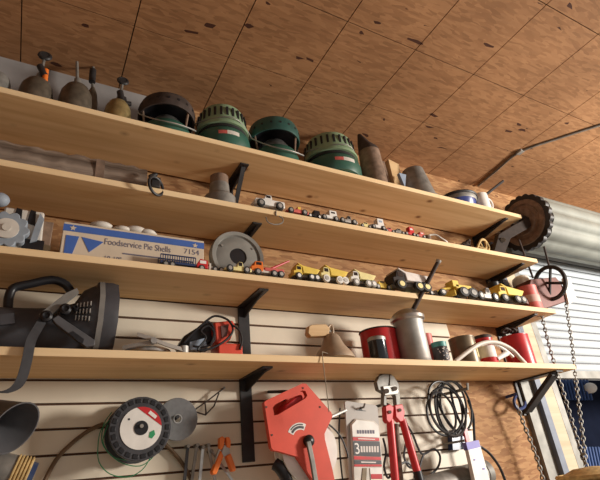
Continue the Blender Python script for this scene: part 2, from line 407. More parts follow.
# ---------------------------------------------------------------- roller door drum and chain hoist
cx, cy, cz = 0.135, -0.235, 2.822; R = 0.180
t = thing('door_drum', (cx, cy, cz), 'large ribbed grey steel roll of the roller door below the ceiling', 'door roll')
def scallop(R, n, a, k=8):
    return [(R + a*(abs(math.cos(n*th/2))), th) for th in [2*PI*i/(n*k) for i in range(n*k)]]
sec = scallop(R-0.012, 11, 0.016)
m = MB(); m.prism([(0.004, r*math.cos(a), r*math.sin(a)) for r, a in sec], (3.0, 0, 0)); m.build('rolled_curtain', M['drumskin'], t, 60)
m = MB(); rim = scallop(R-0.006, 22, 0.011)
m.prism([(-0.03, r*math.cos(a), r*math.sin(a)) for r, a in rim], (0.03, 0, 0)); m.build('end_plate', M['black_iron'], t, 60)
m = MB(); m.lathe([(0.150, 0.0), (0.146, 0.010), (0.12, 0.012), (0.11, .004), (0.09, 0.006), (0.085, 0.018), (0.05, 0.018), (0.03, 0.006)], (-0.03, 0, 0), (-1, 0, 0), 32); m.build('hub_disc', M['rust'], t)
MB().cyl((-0.20, 0, 0), (0.0, 0, 0), 0.022).build('axle', M['galv'], t)
MB().cyl((-0.10, 0, 0), (-0.03, 0, 0), 0.045, n=20).build('hub', M['black_iron'], t)
# bracket arm carrying the axle
Y = -0.29
o = thing('drum_bracket', at(505, 245, Y), 'dark rusty bracket arm holding the axle of the door roll', 'bracket')
m = MB(o.location); m.px([(494, 252), (499, 234), (512, 226), (536, 213), (541, 219), (527, 229), (511, 238), (505, 253)], Y, 0.03); m.build('arm', M['darkiron'], o, bevel=0.003)
m = MB(o.location); 
for px, py in ((503, 240), (535, 217)): m.cyl(at(px, py, Y-0.012), at(px, py, Y+0.002), 0.014, n=10)
m.build('bolt', M['dullmetal'], o)
p = at(499, 246, Y+0.02); m = MB(o.location); m.box((p.x, -0.135, p.z), (0.035, 0.27, 0.05)); m.build('wall_mount', M['darkiron'], o, bevel=0.004)
# chain hoist
Y = -0.26
o = thing('chain_hoist', at(550, 295, Y), 'maroon hoist guard box with a black hand chain wheel', 'hoist')
m = MB(o.location); m.px([(531, 279), (556, 277), (573, 299), (541, 310), (526, 303)], Y, 0.11); m.build('guard_box', M['maroon'], o, bevel=0.004)
c = at(550, 283, Y-0.02)
m = MB(o.location); m.torus(c, 0.094, 0.012, (1, 0, 0), 32, 8); m.build('wheel', M['black_iron'], o)
m = MB(o.location)
for k in range(4):
    a = k*PI/2 + 0.4; u = Vector((0, 1, 0))*math.cos(a) + Vector((0, 0, 1))*math.sin(a); m.cyl(c, c + u*0.092, 0.008, n=8)
m.build('spoke', M['black_iron'], o)
m = MB(o.location); m.px([(563, 278), (570, 277), (577, 300), (569, 304)], Y-0.014, 0.012); m.build('side_plate', M['white'], o)
p = at(541, 296, Y); MB(o.location).box((p.x+0.05, -0.075, p.z), (0.05, 0.152, 0.05)).build('wall_mount', M['maroon'], o)
def chain(name, pts, label, r=0.0028, step=0.021, mat='dullmetal', group=None):
    pts = smooth([Vector(p) for p in pts], 12, False)
    o = pts[0].copy(); m = MB(o); acc = 0; k = 0; nxt = 0
    for a, b in zip(pts, pts[1:]):
        L = (b-a).length; d = (b-a).normalized()
        while nxt <= acc + L:
            c = a + d*(nxt-acc); q = d.orthogonal().normalized(); w = d.cross(q)
            u = (q if k % 2 == 0 else w)
            ring = [c + d*(step*0.68*math.sin(t_)) + u*(0.0085*math.cos(t_)) for t_ in [2*PI*i/10 for i in range(10)]]
            m.tube(ring, r, 5, True, sub=1); k += 1; nxt += step
        acc += L
    return tag(m.build(name, M[mat], None), label, 'chain', group)
chain('hoist_chain', [at(566, 303, -0.25), at(572, 345, -0.25), at(577, 390, -0.25), at(582, 430, -0.25), at(587, 474, -0.25)], 'grey hanging hoist chain, right one of the pair at the roller door', group='hoist chains', r=0.003)
chain('hoist_chain', [at(541, 312, -0.25), at(549, 345, -0.25), at(561, 385, -0.25), at(573, 425, -0.25), at(584, 462, -0.235)], 'grey hanging hoist chain, left one of the pair at the roller door', group='hoist chains', r=0.003)
m = MB(at(537, 222, -0.3)); m.cyl(at(537, 219, -0.29), at(549, 266, -0.26), 0.006, n=8); m.cyl(at(519, 240, -0.24), at(533, 278, -0.24), 0.006, n=8)
tag(m.build('drive_chain', M['rustdark']), 'dark drive chain running from the door roll down to the hoist wheel', 'chain')

# ---------------------------------------------------------------- outside the door
Y = 1.3
o = thing('parked_van', (3.1, 2.4, -0.02), 'dark navy vehicle parked outside under the roller door', 'vehicle')
m = MB(); m.prism([(-2.2, -0.9, 0.35), (2.2, -0.9, 0.35), (2.25, -0.9, 1.1), (1.6, -0.9, 1.25), (1.0, -0.9, 2.05), (-2.15, -0.9, 2.1), (-2.25, -0.9, 1.0)], (0, 1.8, 0)); m.build('body', M['navy'], o, bevel=0.05)
for x0, x1 in ((-1.9, -1.0), (-0.85, 0.0), (0.15, 0.95)):
    MB().box(((x0+x1)/2, -0.905, 1.6), (x1-x0, 0.02, 0.55)).build('window', M['glassdark'], o, bevel=0.008)
for x in (-1.35, 1.35):
    m = MB(); m.lathe([(0.2, 0), (0.33, 0.02), (0.34, 0.18), (0.2, 0.2)], (x, -0.93, 0.36), (0, 1, 0)); m.build('wheel', M['rubber'], o)
MB().box((0.05, -0.912, 1.0), (4.3, 0.02, 0.07)).build('side_trim', M['char'], o)
Y = 0.75
o = thing('blue_cart_cover', at(575, 470, Y), 'ribbed blue cover just outside the roller door', 'cover')
m = MB(o.location)
for k in range(9):
    a = at(561+3.2*k, 379, Y); b = at(566+3.2*k, 400, Y); m.cyl(a, b, 0.0115, n=8)
m.build('upper_ribs', M['bluecloth'], o)
m = MB(o.location)
for k in range(12):
    a = at(583+3.0*k, 447, Y); b = at(590+3.0*k, 480, Y); m.cyl(a, b, 0.0105, n=8)
m.build('lower_ribs', M['bluecloth'], o)
a = at(563, 378, Y); b = at(610, 482, Y)
m = MB(o.location); m.box(((a.x+b.x)/2+0.2, Y+0.06, (a.z)/2-0.02), (b.x-a.x+0.55, 0.06, a.z+0.02)); m.build('frame_panel', M['nightblue'], o)
p = at(590, 388, Y-0.02); m = MB(p); m.ball(p, 0.055, (1, 1, 0.8)); m.cyl(p+Vector((0,0.0,-.02)), p+Vector((0,0.07,-.02)), 0.02)
tag(m.build('white_float', M['white']), 'round white cap fixed on the blue cover outside the door', 'cap')

# ---------------------------------------------------------------- top shelf
H = HS[0]
def blowtorch(px, py, w, Y, label, mat, stem_px, knob_r, extra):
    """domed metal fuel can with a thin stem; px, py: dome shoulder, stem_px: knob position"""
    p = at(px, py, Y); s = mpp(p); r = w*s/2; hz = p.z - H
    o = thing('torch_can', (p.x, Y, H), label, 'torch', 'old metal torches on the top shelf')
    MB().lathe([(r*0.96, 0), (r, 0.01), (r, hz*0.55), (r*0.93, hz*0.72), (r*0.7, hz*0.88), (r*0.35, hz*0.98), (r*0.28, hz)], n=24).build('can_body', M[mat], o)
    k = at(*stem_px, Y); ktop = k - Vector((p.x, Y, H))
    m = MB(); m.cyl((0, 0, hz), (ktop.x*0.3, 0, hz+0.03), r*0.26, r*0.2, 12); m.cyl((ktop.x*0.3, 0, hz+0.025), ktop, 0.006, n=8); m.build('stem', M['dullmetal'], o)
    if knob_r:
        m = MB(); m.torus(ktop, knob_r, knob_r*0.42, (0, -1, 0.25), 18, 7); m.cyl(ktop+Vector((0,-.006,0)), ktop+Vector((0,.006,0)), knob_r*0.7); m.build('knob', M['black_iron'], o)
    for nm, mt, a, b, rr in extra:
        MB((p.x, Y, H)).cyl(at(*a, Y-r*0.4), at(*b, Y-r*0.4), rr, n=10).build(nm, M[mt], o)
    return o
Yt = -0.20
blowtorch(39, 80, 30, Yt, 'grey torch can with an orange lever near the left end of the top shelf', 'bodygrey', (45, 56), 0.019, [('lever', 'orange', (46, 70), (44, 88), 0.010), ('valve', 'black_iron', (40, 66), (45, 76), 0.013)])
blowtorch(78, 85, 30, Yt, 'plain domed grey torch can with a thin pointed spout', 'bodygrey', (77, 62), 0, [])
blowtorch(93, 88, 13, -0.10, 'slim torch with a shiny knob standing behind the plain domed can', 'bodygrey', (94, 53), 0.018, [('valve', 'black_iron', (93, 70), (92, 82), 0.014), ('knob_cap', 'steel', (94, 50), (95, 56), 0.012)])
blowtorch(119, 101, 25, Yt, 'brassy torch can with black valve and round knob next to the open heater', 'brass', (123, 81), 0.018, [('valve', 'black_iron', (120, 92), (122, 102), 0.014), ('side_handle', 'black_iron', (123, 103), (131, 104), 0.010), ('hose_nut', 'black_iron', (124, 98), (126, 110), 0.010)])
p = at(-3, 76, Yt); r = 0.05
o = thing('torch_can', (p.x, Yt, H), 'dark can cut off by the left edge of the photo on the top shelf', 'torch', 'old metal torches on the top shelf')
MB().lathe([(r, 0), (r, (p.z-H)*0.75), (r*0.85, (p.z-H)*0.93), (r*0.4, p.z-H)]).build('can_body', M['dullmetal'], o)
MB().cyl((0, 0, p.z-H-0.004), (0, 0, p.z-H+0.02), 0.012).build('cap', M['dullmetal'], o)

def heater_closed(px, py, w, label, Y=-0.175):
    """py: top of the slotted cap, w: width of the green base"""
    p = at(px, py, Y); s = mpp(p); r = w*s/2; h = at(px, py, Y-r*0.75).z - H
    o = thing('camp_heater', (p.x, Y, H), label, 'heater', 'green camping heaters on the top shelf')
    MB().lathe([(r*0.72, 0), (r*0.93, 0.006), (r, 0.03), (r, h*0.26), (r*0.97, h*0.34), (r*0.90, h*0.40), (r*0.8, h*0.42)], n=40).build('base', M['greendk'], o)
    MB().lathe([(r*0.80, h*0.41), (r*0.88, h*0.42), (r*0.88, h*0.48), (r*0.80, h*0.49)], n=40).build('band', M['black_iron'], o)
    c = MB().lathe([(r*0.80, h*0.48), (r*0.96, h*0.48), (r*0.96, h*0.54), (r*0.91, h*0.60), (r*0.82, h*0.92), (r*0.75, h*0.985), (r*0.6, h), (0.001, h*1.01)], n=40).build('cap', M['greenlt'], o)
    m = MB()
    for k in range(26):
        a = 2*PI*k/26; u = Vector((math.cos(a), math.sin(a), 0)); rot = Matrix.Rotation(a, 3, 'Z')
        m.box(u*(r*0.855) + Vector((0, 0, h*0.765)), (0.012, 0.0105, h*0.19), rot)
    m.build('slots', M['black'], c)
    a = math.radians(-48); u = Vector((math.cos(a), math.sin(a), 0))
    rings = []
    def patch(a0, a1, z0, z1, mat, e):
        vs = []; n = 8
        for i in range(n+1):
            t = math.radians(a0 + (a1-a0)*i/n)
            for rr in (r+e, r-0.003):
                for zz in (z0, z1): vs.append((rr*math.cos(t), rr*math.sin(t), zz))
        fs = []
        for i in range(n):
            b = 4*i; fs += [(b, b+4, b+5, b+1), (b+1, b+5, b+7, b+3), (b+2, b+3, b+7, b+6), (b, b+2, b+6, b+4)]
        fs += [(0, 1, 3, 2), (4*n, 4*n+2, 4*n+3, 4*n+1)]
        return MB().faces(vs, fs).build('badge', M[mat], o)
    patch(-117, -100, h*0.19, h*0.26, 'pinkred', 0.0015); patch(-100, -75, h*0.19, h*0.27, 'offwhite', 0.0015)
    m = MB(); m.tube([(-r*0.93, 0, h*0.62), (-r*0.99, -0.04, h*0.58), (0, -r*1.05, h*0.56), (r*0.99, -0.04, h*0.58), (r*0.93, 0, h*0.62)], 0.0028, 6); m.build('bail', M['dullmetal'], o)
    return o
def heater_open(px, py, w, label, headmat, Y=-0.182):
    p = at(px, py, Y); s = mpp(p); r = w*s/2; h = at(px, py, Y-r*0.95).z - H
    o = thing('camp_heater', (p.x, Y, H), label, 'heater', 'green camping heaters on the top shelf')
    MB().lathe([(r*0.66, 0), (r*0.86, 0.006), (r*0.90, h*0.18), (r*0.82, h*0.33), (r*0.62, h*0.42), (r*0.4, h*0.44)], n=40).build('base', M['greendk'], o)
    MB().lathe([(r*0.62, h*0.415), (r*0.58, h*0.50), (r*0.45, h*0.62), (r*0.2, h*0.70)], n=32).build('reflector', M['steel'], o)
    hd = MB().lathe([(0.001, h*.90), (r*.6, h*.89), (r*0.88, h*0.86), (r*.92, h*0.64), (r*0.98, h*0.63), (r, h*0.66), (r, h*0.86), (r*0.93, h*0.97), (r*0.82, h), (r*0.6, h*0.97)], n=40).build('burner_head', M[headmat], o)
    MB().lathe([(0.001, h*.80), (r*.5, h*.82), (r*.915, h*.70), (r*.915, h*.69), (r*.5, h*.79), (.001, h*.77)], n=32).build('burner_inside', M['black'], hd)  # black concave disc inside the head
    m = MB()
    for k in range(18):
        a = 2*PI*k/18; u = Vector((math.cos(a), math.sin(a), 0)); m.cyl(u*(r-0.003) + Vector((0, 0, h*0.80)), u*(r+0.0015) + Vector((0, 0, h*0.80)), 0.006, n=8)
    m.build('vents', M['black'], hd)
    for k in range(3):
        a = 2*PI*k/3 + 1.25; u = Vector((math.cos(a), math.sin(a), 0)); MB().cyl(u*r*0.80 + Vector((0, 0, h*0.33)), u*r*0.90 + Vector((0, 0, h*0.70)), 0.005, n=8).build('post', M['rust'], o)
    m = MB(); m.tube([(-r*1.0, 0, h*0.75), (-r*1.0, -0.03, h*0.55), (-r*0.62, -r*0.85, h*0.20), (0.1*r, -r*1.08, h*0.10), (r*0.8, -r*0.75, h*0.22), (r*1.0, -0.02, h*0.5), (r*1.0, 0, h*0.75)], 0.003, 6); m.build('bail', M['galv'], o)
    return o
heater_open(168, 90, 53, 'open camping heater with brown rusted head, leftmost of the green heaters', 'rustdark')
heater_closed(221, 102, 53, 'pale green capped heater between the two open heaters')
o = heater_open(271, 112, 50, 'open camping heater with teal head between the two pale green capped heaters', 'teal')
q = o.location; p = at(287, 128, -0.265)
MB(q).box(p, (0.06, 0.03, 0.035), Matrix.Rotation(0.5, 3, 'Z')).build('tag', M['label'], o, bevel=0.004)
heater_closed(325, 128, 55, 'pale green capped heater, rightmost of the heaters, beside the rusty spout')

Y = -0.20
p = at(369, 153, Y); s = mpp(p); r = 12.5*s; hz = p.z-H
o = thing('rusty_spout', (p.x, Y, H), 'rusty brown metal can with a bent pointed spout right of the heaters', 'spout can')
MB().lathe([(r, 0), (r, 0.01), (r*0.9, hz*0.6), (r*0.84, hz)], n=24).build('can_body', M['rust'], o)
tip = at(360, 136, Y) - Vector((p.x, Y, H))
m = MB(); n = 20
rings = []
for t_, rr, c in ((0, r*0.86, Vector((0, 0, hz))), (0.3, r*0.80, Vector((0.0, 0, hz+0.02))), (0.7, r*0.55, Vector((tip.x*0.5, 0, hz+0.05))), (1, r*0.2, Vector((tip.x, 0, tip.z)))):
    rings.append([c + Vector((rr*math.cos(2*PI*k/n), rr*math.sin(2*PI*k/n), -rr*0.5*math.cos(2*PI*k/n)*t_)) for k in range(n)])
m.ring_sweep(rings); m.build('spout', M['rustdark'], o)
Y = -0.19
p = at(392, 160, Y); o = thing('wood_offcut', (p.x, Y, H), 'pale triangular wood offcut leaning by a brown block beside the rusty spout', 'wood')
m = MB((p.x, Y, H)); a = at(398, 164, Y); m.prism([(p.x-0.02, Y, H), (a.x+0.005, Y, H), (a.x+0.005, Y, a.z), (p.x-0.026, Y, p.z)], (0, 0.05, 0)); m.build('offcut', M['pine_plain'], o)
p2 = at(385, 160, Y); m = MB((p.x, Y, H)); m.box((p2.x-0.008, Y+0.03, H+(p2.z-H)/2), (0.04, 0.05, p2.z-H), None, 0.7); m.build('block', M['rust'], o)
Y = -0.19
p = at(411, 166, Y); s = mpp(p); r = 17*s; hz = at(414, 166, Y-r*.5).z-H
o = thing('metal_funnel', (p.x, Y, H), 'grey tapered sheet metal funnel standing on its wide end', 'funnel')
MB().lathe([(r*1.12, 0), (r*1.12, 0.006), (r, 0.008), (r*0.62, hz), (r*0.55, hz), (r*0.5, hz-0.01)], n=28).build('cone', M['dullmetal'], o)
MB().box((r*0.68, -0.01, hz-0.012), (0.02, 0.012, 0.02)).build('lug', M['black'], o)
a = at(403, 178, Y-0.05) - Vector((p.x, Y, H)); MB().prism([a+Vector((-0.02, 0, 0.03)), a+Vector((0.03, 0, 0.03)), a+Vector((0.0, 0, -0.06))], (0, 0.02, 0)).build('patch', M['slateblue'], o)
Y = -0.165
p = at(453, 190, Y); s = mpp(p); r = 19*s; hz = at(453, 187.5, Y-r*.75).z-H
o = thing('enamel_pan', (p.x, Y, H), 'blue enamel pan with a dark rim and long dark handle', 'pan')
MB().lathe([(r*0.6, 0), (r*0.85, hz*0.25), (r*0.97, hz*0.7), (r, hz*0.8), (r*0.9, hz*0.8), (r*0.7, hz*0.3), (0.001, hz*0.1)], n=32).build('bowl', M['blue'], o)
MB().lathe([(r*.955, hz*.55), (r*.99, hz*.62), (r*1.01, hz*.78), (r*.98, hz*.80)], n=32, cap=False).build('rim_band', M['dullmetal'], o)
MB().torus((0, 0, hz*0.82), r*0.99, 0.010, (0, 0, 1), 36, 7).build('rim', M['black_iron'], o)
a = at(503, 181, Y) - Vector((p.x, Y, H))
MB().tube([(r*0.9, 0, hz*0.8), (r*1.2, 0, hz*0.85), (a.x, 0, a.z)], 0.009, 8).build('handle', M['black_iron'], o)
Y = -0.225
p = at(477, 191, Y); s = mpp(p); r = 8*s; hz = at(477, 190, Y-r).z-H
o = thing('mug', (p.x, Y, H), 'white mug with its handle to the right beside the blue pan', 'mug')
MB().lathe([(r*0.9, 0), (r, 0.008), (r, hz*0.9), (r*0.98, hz), (r*0.88, hz), (r*0.85, 0.012), (0.001, 0.01)], n=24).build('cup', M['white'], o)
MB().tube([(r*0.96, 0, hz*0.8), (r*1.7, 0, hz*0.97), (r*2.15, 0, hz*0.78), (r*1.8, 0, hz*0.45), (r*0.96, 0, hz*0.42)], 0.007, 8).build('handle', M['white'], o)
# cable along the ceiling
def onz(px, py, Z):
    d = RX*((px-300)/F) + RY*((py-240)/F) + RZ; return CP + d*((Z-CP.z)/d.z)
zc = CEIL-0.008
o = thing('ceiling_cable', onz(520, 152, zc), 'grey cable clipped to the ceiling above the roller door', 'cable')
MB(o.location).tube([onz(720, 88, zc), onz(604, 124, zc), onz(560, 138, zc), onz(520, 152, zc), onz(497, 170, zc), onz(478, 186, zc)], 0.007, 8).build('cable', M['dullmetal'], o)
MB(o.location).box(onz(520, 152, zc), (0.03, 0.04, 0.016)).build('clip', M['galv'], o)

# ---------------------------------------------------------------- second shelf
H = HS[1]
Y = -0.20
a = at(-40, 135, Y-.04); b = at(147, 168, Y-.04)
o = thing('weathered_beam', ((a.x+b.x)/2, Y, H), 'long weathered grey wooden beam lying along the left of the second shelf', 'beam')
hb = b.z - H; L = b.x-a.x; rings = []
for i in range(25):
    x = -L/2 + L*i/24; rr = [Vector((x, yy + random.uniform(-.004, .004), zz + random.uniform(-.004, .004)*(zz > 0.01))) for yy, zz in ((-.05, 0.0), (-.056, hb*.3), (-.05, hb*.8), (-.03, hb), (.03, hb), (.05, hb*.8), (.056, hb*.3), (.05, 0.0))]
    rings.append(rr)
MB().ring_sweep(rings).build('beam', M['old_wood'], o)
m = MB(); 
for x in (L*0.22,): m.box((x, -0.056, hb*0.5), (0.03, 0.006, hb*0.7))
m.build('knot', M['rust'], o)
p = at(155, 180, -0.29)
o = thing('iron_clip', (p.x, -0.29, H), 'black iron clip and ring hanging over the shelf edge at the beam end', 'ring')
m = MB((p.x, -0.29, H)); m.box((p.x, -0.27, H+0.022), (0.035, 0.08, 0.044)); m.cyl(at(157, 174, -.29), at(149, 177, -.29), 0.008); m.build('clip', M['black_iron'], o, bevel=0.004)
q = at(156, 186, -0.315); m = MB((p.x, -0.29, H)); m.torus(q, 0.036, 0.0055, (0.55, -0.8, 0), 28, 8); m.build('ring', M['black_iron'], o)
Y = -0.225
p = at(219, 174, Y); s = mpp(p); r = 9.0*s; hz = at(219, 172, Y-r).z-H
o = thing('flanged_pipe', (p.x, Y, H), 'short rusty flanged pipe standing on the second shelf beside the bracket', 'pipe')
MB().lathe([(r*1.75, 0), (r*1.75, 0.05), (r*1.5, 0.062), (r*1.12, 0.072), (r*1.05, hz*0.75)], n=28).build('flange', M['dullmetal'], o)
MB().lathe([(r, 0.05), (r, hz), (r*0.75, hz), (r*0.72, hz-0.02), (0.001, hz-0.02)], n=28).build('pipe', M['rust'], o)
m = MB(at(274, 222, -0.30)); m.tube([at(x, y, -0.302) for x, y in ((266, 217), (268, 222), (275, 224.5), (282, 223), (283, 219), (279, 216))], 0.0025, 6)
m.tube([at(276, 216, -0.302), at(276, 212, -0.302), at(276, 210, -0.29)], 0.0025, 6)
tag(m.build('wire_loop', M['dullmetal']), 'thin wire loop hanging below the second shelf edge', 'wire')
p = at(287, 196, -0.002); m = MB(p); m.cyl(p, p+Vector((0, -0.03, 0)), 0.006, n=10); m.ball(p+Vector((0, -0.04, 0)), 0.016)
tag(m.build('wall_knob', M['steel']), 'small shiny knob screwed to the wall above the white toy pickup', 'knob')

def wheels(o, xs_, hw, r, th=0.010, mat='rubber', hub='galv', zoff=0.0):
    for x in xs_:
        for sy in (-1, 1):
            m = MB(); m.lathe([(r*0.55, 0), (r*0.92, 0), (r, th*0.2), (r, th*0.8), (r*0.92, th), (r*0.55, th)], (x, sy*hw - th/2, r+zoff), (0, 1, 0), 16)
            w = m.build('wheel', M[mat], o)
            MB().cyl((x, sy*hw - th*0.62, r+zoff), (x, sy*hw + th*0.62, r+zoff), r*0.55, n=12).build('hub', M[hub], w)
TY = -0.281
def toybase(name, pl, pr, zi, label, group, rz=0.0, Y=TY):
    h = HS[zi]; x0 = xs(pl, Y, h); x1 = xs(pr, Y, h)
    return thing(name, ((x0+x1)/2, Y, h), label, 'toy', group, rz), (x1-x0)
def car(pl, pr, zi, label, group, body, cab='glassdark', hk=0.34, wheel='rubber', hub='galv', style='sedan', Y=TY, rz=0.0):
    o, L = toybase('toy_car', pl, pr, zi, label, group, rz, Y); o.scale = (1, 1, 1.12); r = L*0.125; w = L*0.36; hw = w/2
    prof = {'sedan': [(-.5, .10), (.5, .10), (.5, .22), (.28, .27), (-.45, .27), (-.5, .24)],
            'pickup': [(-.5, .10), (.5, .10), (.5, .28), (.44, .29), (.10, .29), (-.16, .29), (-.46, .27), (-.5, .22)],
            'racer': [(-.5, .08), (.5, .08), (.5, .20), (.20, .22), (-.2, .2), (-.5, .13)],
            'antique': [(-.46, .12), (.46, .12), (.46, .22), (.1, .26), (-.15, .26), (-.46, .24)]}[style]
    MB().prism([(x*L, -hw, z*L) for x, z in prof], (0, w, 0)).build('body', M[body], o, bevel=L*0.02)
    k = {'sedan': [(-.25, .26), (.28, .26), (.14, .26+hk*.5), (-.12, .26+hk*.5)], 'pickup': [(-.2, .28), (.10, .28), (.07, .28+hk*.55), (-.10, .28+hk*.55)],
         'racer': [(-.05, .18), (.22, .2), (.18, .2+hk*.4), (.04, .2+hk*.4)], 'antique': [(.0, .25), (.42, .22), (.40, .25+hk*.9), (.02, .25+hk*.9)]}[style]
    c = MB().prism([(x*L, -hw*0.85, z*L) for x, z in k], (0, w*0.85, 0)).build('cab', M[body], o, bevel=L*0.02)
    kx = sum(q[0] for q in k)/4*L; kz = (k[0][1]*0.4 + k[2][1]*0.6)*L
    MB().box((kx, 0, kz), ((k[1][0]-k[0][0])*L*0.5, w*0.87, hk*0.25*L)).build('windows', M[cab], c)
    wheels(o, (-L*0.31, L*0.31), hw, r, L*0.09, wheel, hub)
    return o
def dump(pl, pr, zi, label, group, cab='yellow', bed='yellow', wheel='rubber', hub='galv', high=1.0, Y=TY, rz=0.0):
    o, L = toybase('toy_dump_truck', pl, pr, zi, label, group, rz, Y); r = L*0.12; w = L*0.40; hw = w/2
    MB().box((0, 0, L*0.17), (L*0.94, w*0.6, L*0.08)).build('chassis', M['dullmetal'], o)
    c = MB().prism([(-.48*L, -hw, .14*L), (-.16*L, -hw, .14*L), (-.16*L, -hw, .50*L*high), (-.36*L, -hw, .50*L*high), (-.40*L, -hw, .32*L), (-.48*L, -hw, .30*L)], (0, w, 0)).build('cab', M[cab], o, bevel=L*0.02)
    MB().box((-.27*L, 0, .40*L*high), (.14*L, w*1.03, .11*L)).build('windows', M['glassdark'], c)
    b = MB(); b.prism([(-.12*L, -hw*1.05, .24*L), (.38*L, -hw*1.05, .24*L), (.52*L, -hw*1.05, .42*L), (-.12*L, -hw*1.05, .50*L*high), (-.30*L, -hw*1.05, .58*L*high), (-.30*L, -hw*1.05, .54*L*high), (-.14*L, -hw*1.05, .44*L*high)], (0, w*1.05, 0))
    b.build('dump_bed', M[bed], o, bevel=L*0.012)
    wheels(o, (-L*0.31, L*0.16, L*0.36), hw, r, L*0.09, wheel, hub)
    return o
G2 = 'toy vehicles on the second shelf'
car(253, 283, 1, 'white toy pickup above the round galvanised reel', G2, 'white', style='pickup', hk=0.30)
car(285, 307, 1, 'red and yellow low toy racer right of the white toy pickup', G2, 'pinkred', 'yellow', style='racer', hk=0.4)
car(306, 321, 1, 'black toy car with white wheel hubs beside the red toy racer', G2, 'black', style='antique', hub='white', hk=0.3)
car(319, 338, 1, 'white antique toy car with dark wheels on the second shelf', G2, 'white', style='antique', hk=0.3)
car(337, 356, 1, 'grey open toy racing car right of the white antique toy car', G2, 'galv', 'black', style='racer', hk=0.5)
car(359, 371, 1, 'pale yellow small toy car on the second shelf', G2, 'paleyellow', style='sedan', hk=0.3)
car(369, 385, 1, 'white tall toy jeep right of the pale yellow toy car', G2, 'white', 'slateblue', style='antique', hk=0.42)
car(384, 394, 1, 'small faded red toy car right of the white toy jeep', G2, 'pinkred', style='sedan')
car(393, 404, 1, 'dark grey toy car left of the tall red toy block truck', G2, 'dullmetal', style='sedan')
car(403, 415, 1, 'tall red toy truck at the second shelf edge', G2, 'toolred', 'white', style='antique', hk=0.45)
car(414, 425, 1, 'pinkish red toy car left of the wire coil', G2, 'pinkred', 'white', style='antique', hk=0.25)
H = HS[1]
Y = -0.285; p = at(432, 236, Y)
o = thing('wire_coil', (p.x, Y, H), 'loose pale wire bent in a loop on the second shelf', 'wire')
x0 = xs(427, Y, H)
MB().tube([(x0-p.x, 0, .008), (-.005, 0.01, .04), (0.03, 0, .042), (.055, -0.005, .025), (.09, -.005, .008), (.11, .02, .006), (.05, .04, .008), (-.02, .03, .014)], 0.005, 7).build('wire', M['offwhite'], o)
MB().lathe([(0.016, 0), (0.02, 0.008), (0.018, 0.022), (0.006, 0.03)], (x0-p.x+0.005, 0, 0), n=14).build('end_plug', M['rust'], o)
Y = -.275; x = xs(462, Y, H); o = thing('driftwood', (x, Y, H), 'dark twisted twigs lying on the second shelf left of the wicker frame', 'twigs')
for k in range(4):
    MB().tube([(-.05+.02*k, .01*k-.01, .006), (-.01+.01*k, .02-.02*k, .012+.006*k), (.05+.008*k, .01*k-.02, .009+.006*k)], 0.006, 6).build('twig', M['rustdark'], o)
x = xs(485, Y, H); o = thing('wicker_frame', (x, Y, H), 'small woven tan frame at the right end of the second shelf', 'frame')
for q in ([(-.06, 0, .006), (-.02, -.01, .045), (.03, 0, .055), (.06, .01, .03), (.03, 0, .007)], [(-.05, 0, .02), (0, -.012, .01), (.03, 0, .05)], [(-.02, 0, .045), (.0, 0, .006)], [(.03, 0, .055), (.035, 0.01, .006), (.08, 0, .006)]):
    MB().tube(q, 0.005, 7).build('cane', M['straw'], o)
o.scale = (1, 1, 1.4)

# ---------------------------------------------------------------- third shelf
H = HS[2]; G3 = 'toy vehicles on the third shelf'
# cream toy truck body with a gear wheel, far left
Y = -0.26
a = at(-6, 210, Y); b = at(41, 247, Y); c = at(18, 207, Y)
o = thing('model_truck', ((a.x+b.x)/2, Y, H), 'cream model truck with dark windows and a big blue grey toothed wheel', 'model truck')
w = b.x-a.x; hz = (c.z-H)*1.08
m = MB(); m.box((0.01, 0.05, hz*0.45), (w*0.9, 0.10, hz*0.9), None, 0.86, 1.0); m.build('body', M['offwhite'], o, bevel=0.006)
for dx in (-0.005, 0.034):
    MB().prism([(dx-0.012, -0.003, hz*.62), (dx+.012, -0.003, hz*.58), (dx+.008, -0.003, hz*.88), (dx-.008, -0.003, hz*.9)], (0, .01, 0)).build('window', M['black'], o)
MB().box((0.05, -0.001, hz*.16), (0.06, .01, hz*.25)).build('step', M['black'], o)
p = at(6, 231, Y-0.03)-o.location
rim = scallop(0.052, 10, 0.011, 6)
m = MB(); m.prism([(p.x + r*math.cos(t_), -0.03, max(p.z, .064) + r*math.sin(t_)) for r, t_ in rim], (0, 0.028, 0)); g = m.build('toothed_wheel', M['greyblue'], o, 60, bevel=0.003)
MB().lathe([(0.034, 0), (0.034, 0.006), (0.012, 0.008), (0.012, 0.012), (0.002, 0.012)], (p.x, -0.03, max(p.z, .064)), (0, -1, 0), 20).build('hub', M['offwhite'], g)
m = MB(); q = at(37, 228, Y)-o.location; m.prism([(q.x-.012, -.012, q.z-.06), (q.x+.006, -.012, q.z-.05), (q.x+.016, -.012, q.z+.03), (q.x+.002, -.012, q.z+.05), (q.x-.006, -.012, q.z+.0)], (0, .01, 0)); m.build('fender', M['greyblue'], o)
q = at(-2, 205, Y)-o.location; MB().ball((q.x, 0.0, hz*1.02), 0.03, (1, .8, .8)).build('lamp', M['greyblue'], o)
Y = -0.22; a = at(42, 222, Y); b = at(54, 222, Y)
o = thing('brick_block', ((a.x+b.x)/2, Y, H), 'reddish brown block between the model truck and the pie shell box', 'block')
MB().box((0, 0.03, (a.z-H)/2), (b.x-a.x, 0.08, a.z-H)).build('block', M['rust'], o, bevel=0.003)
MB().box((0, -0.011, (a.z-H)*0.3), (b.x-a.x+0.004, 0.004, 0.02)).build('band', M['tan'], o)
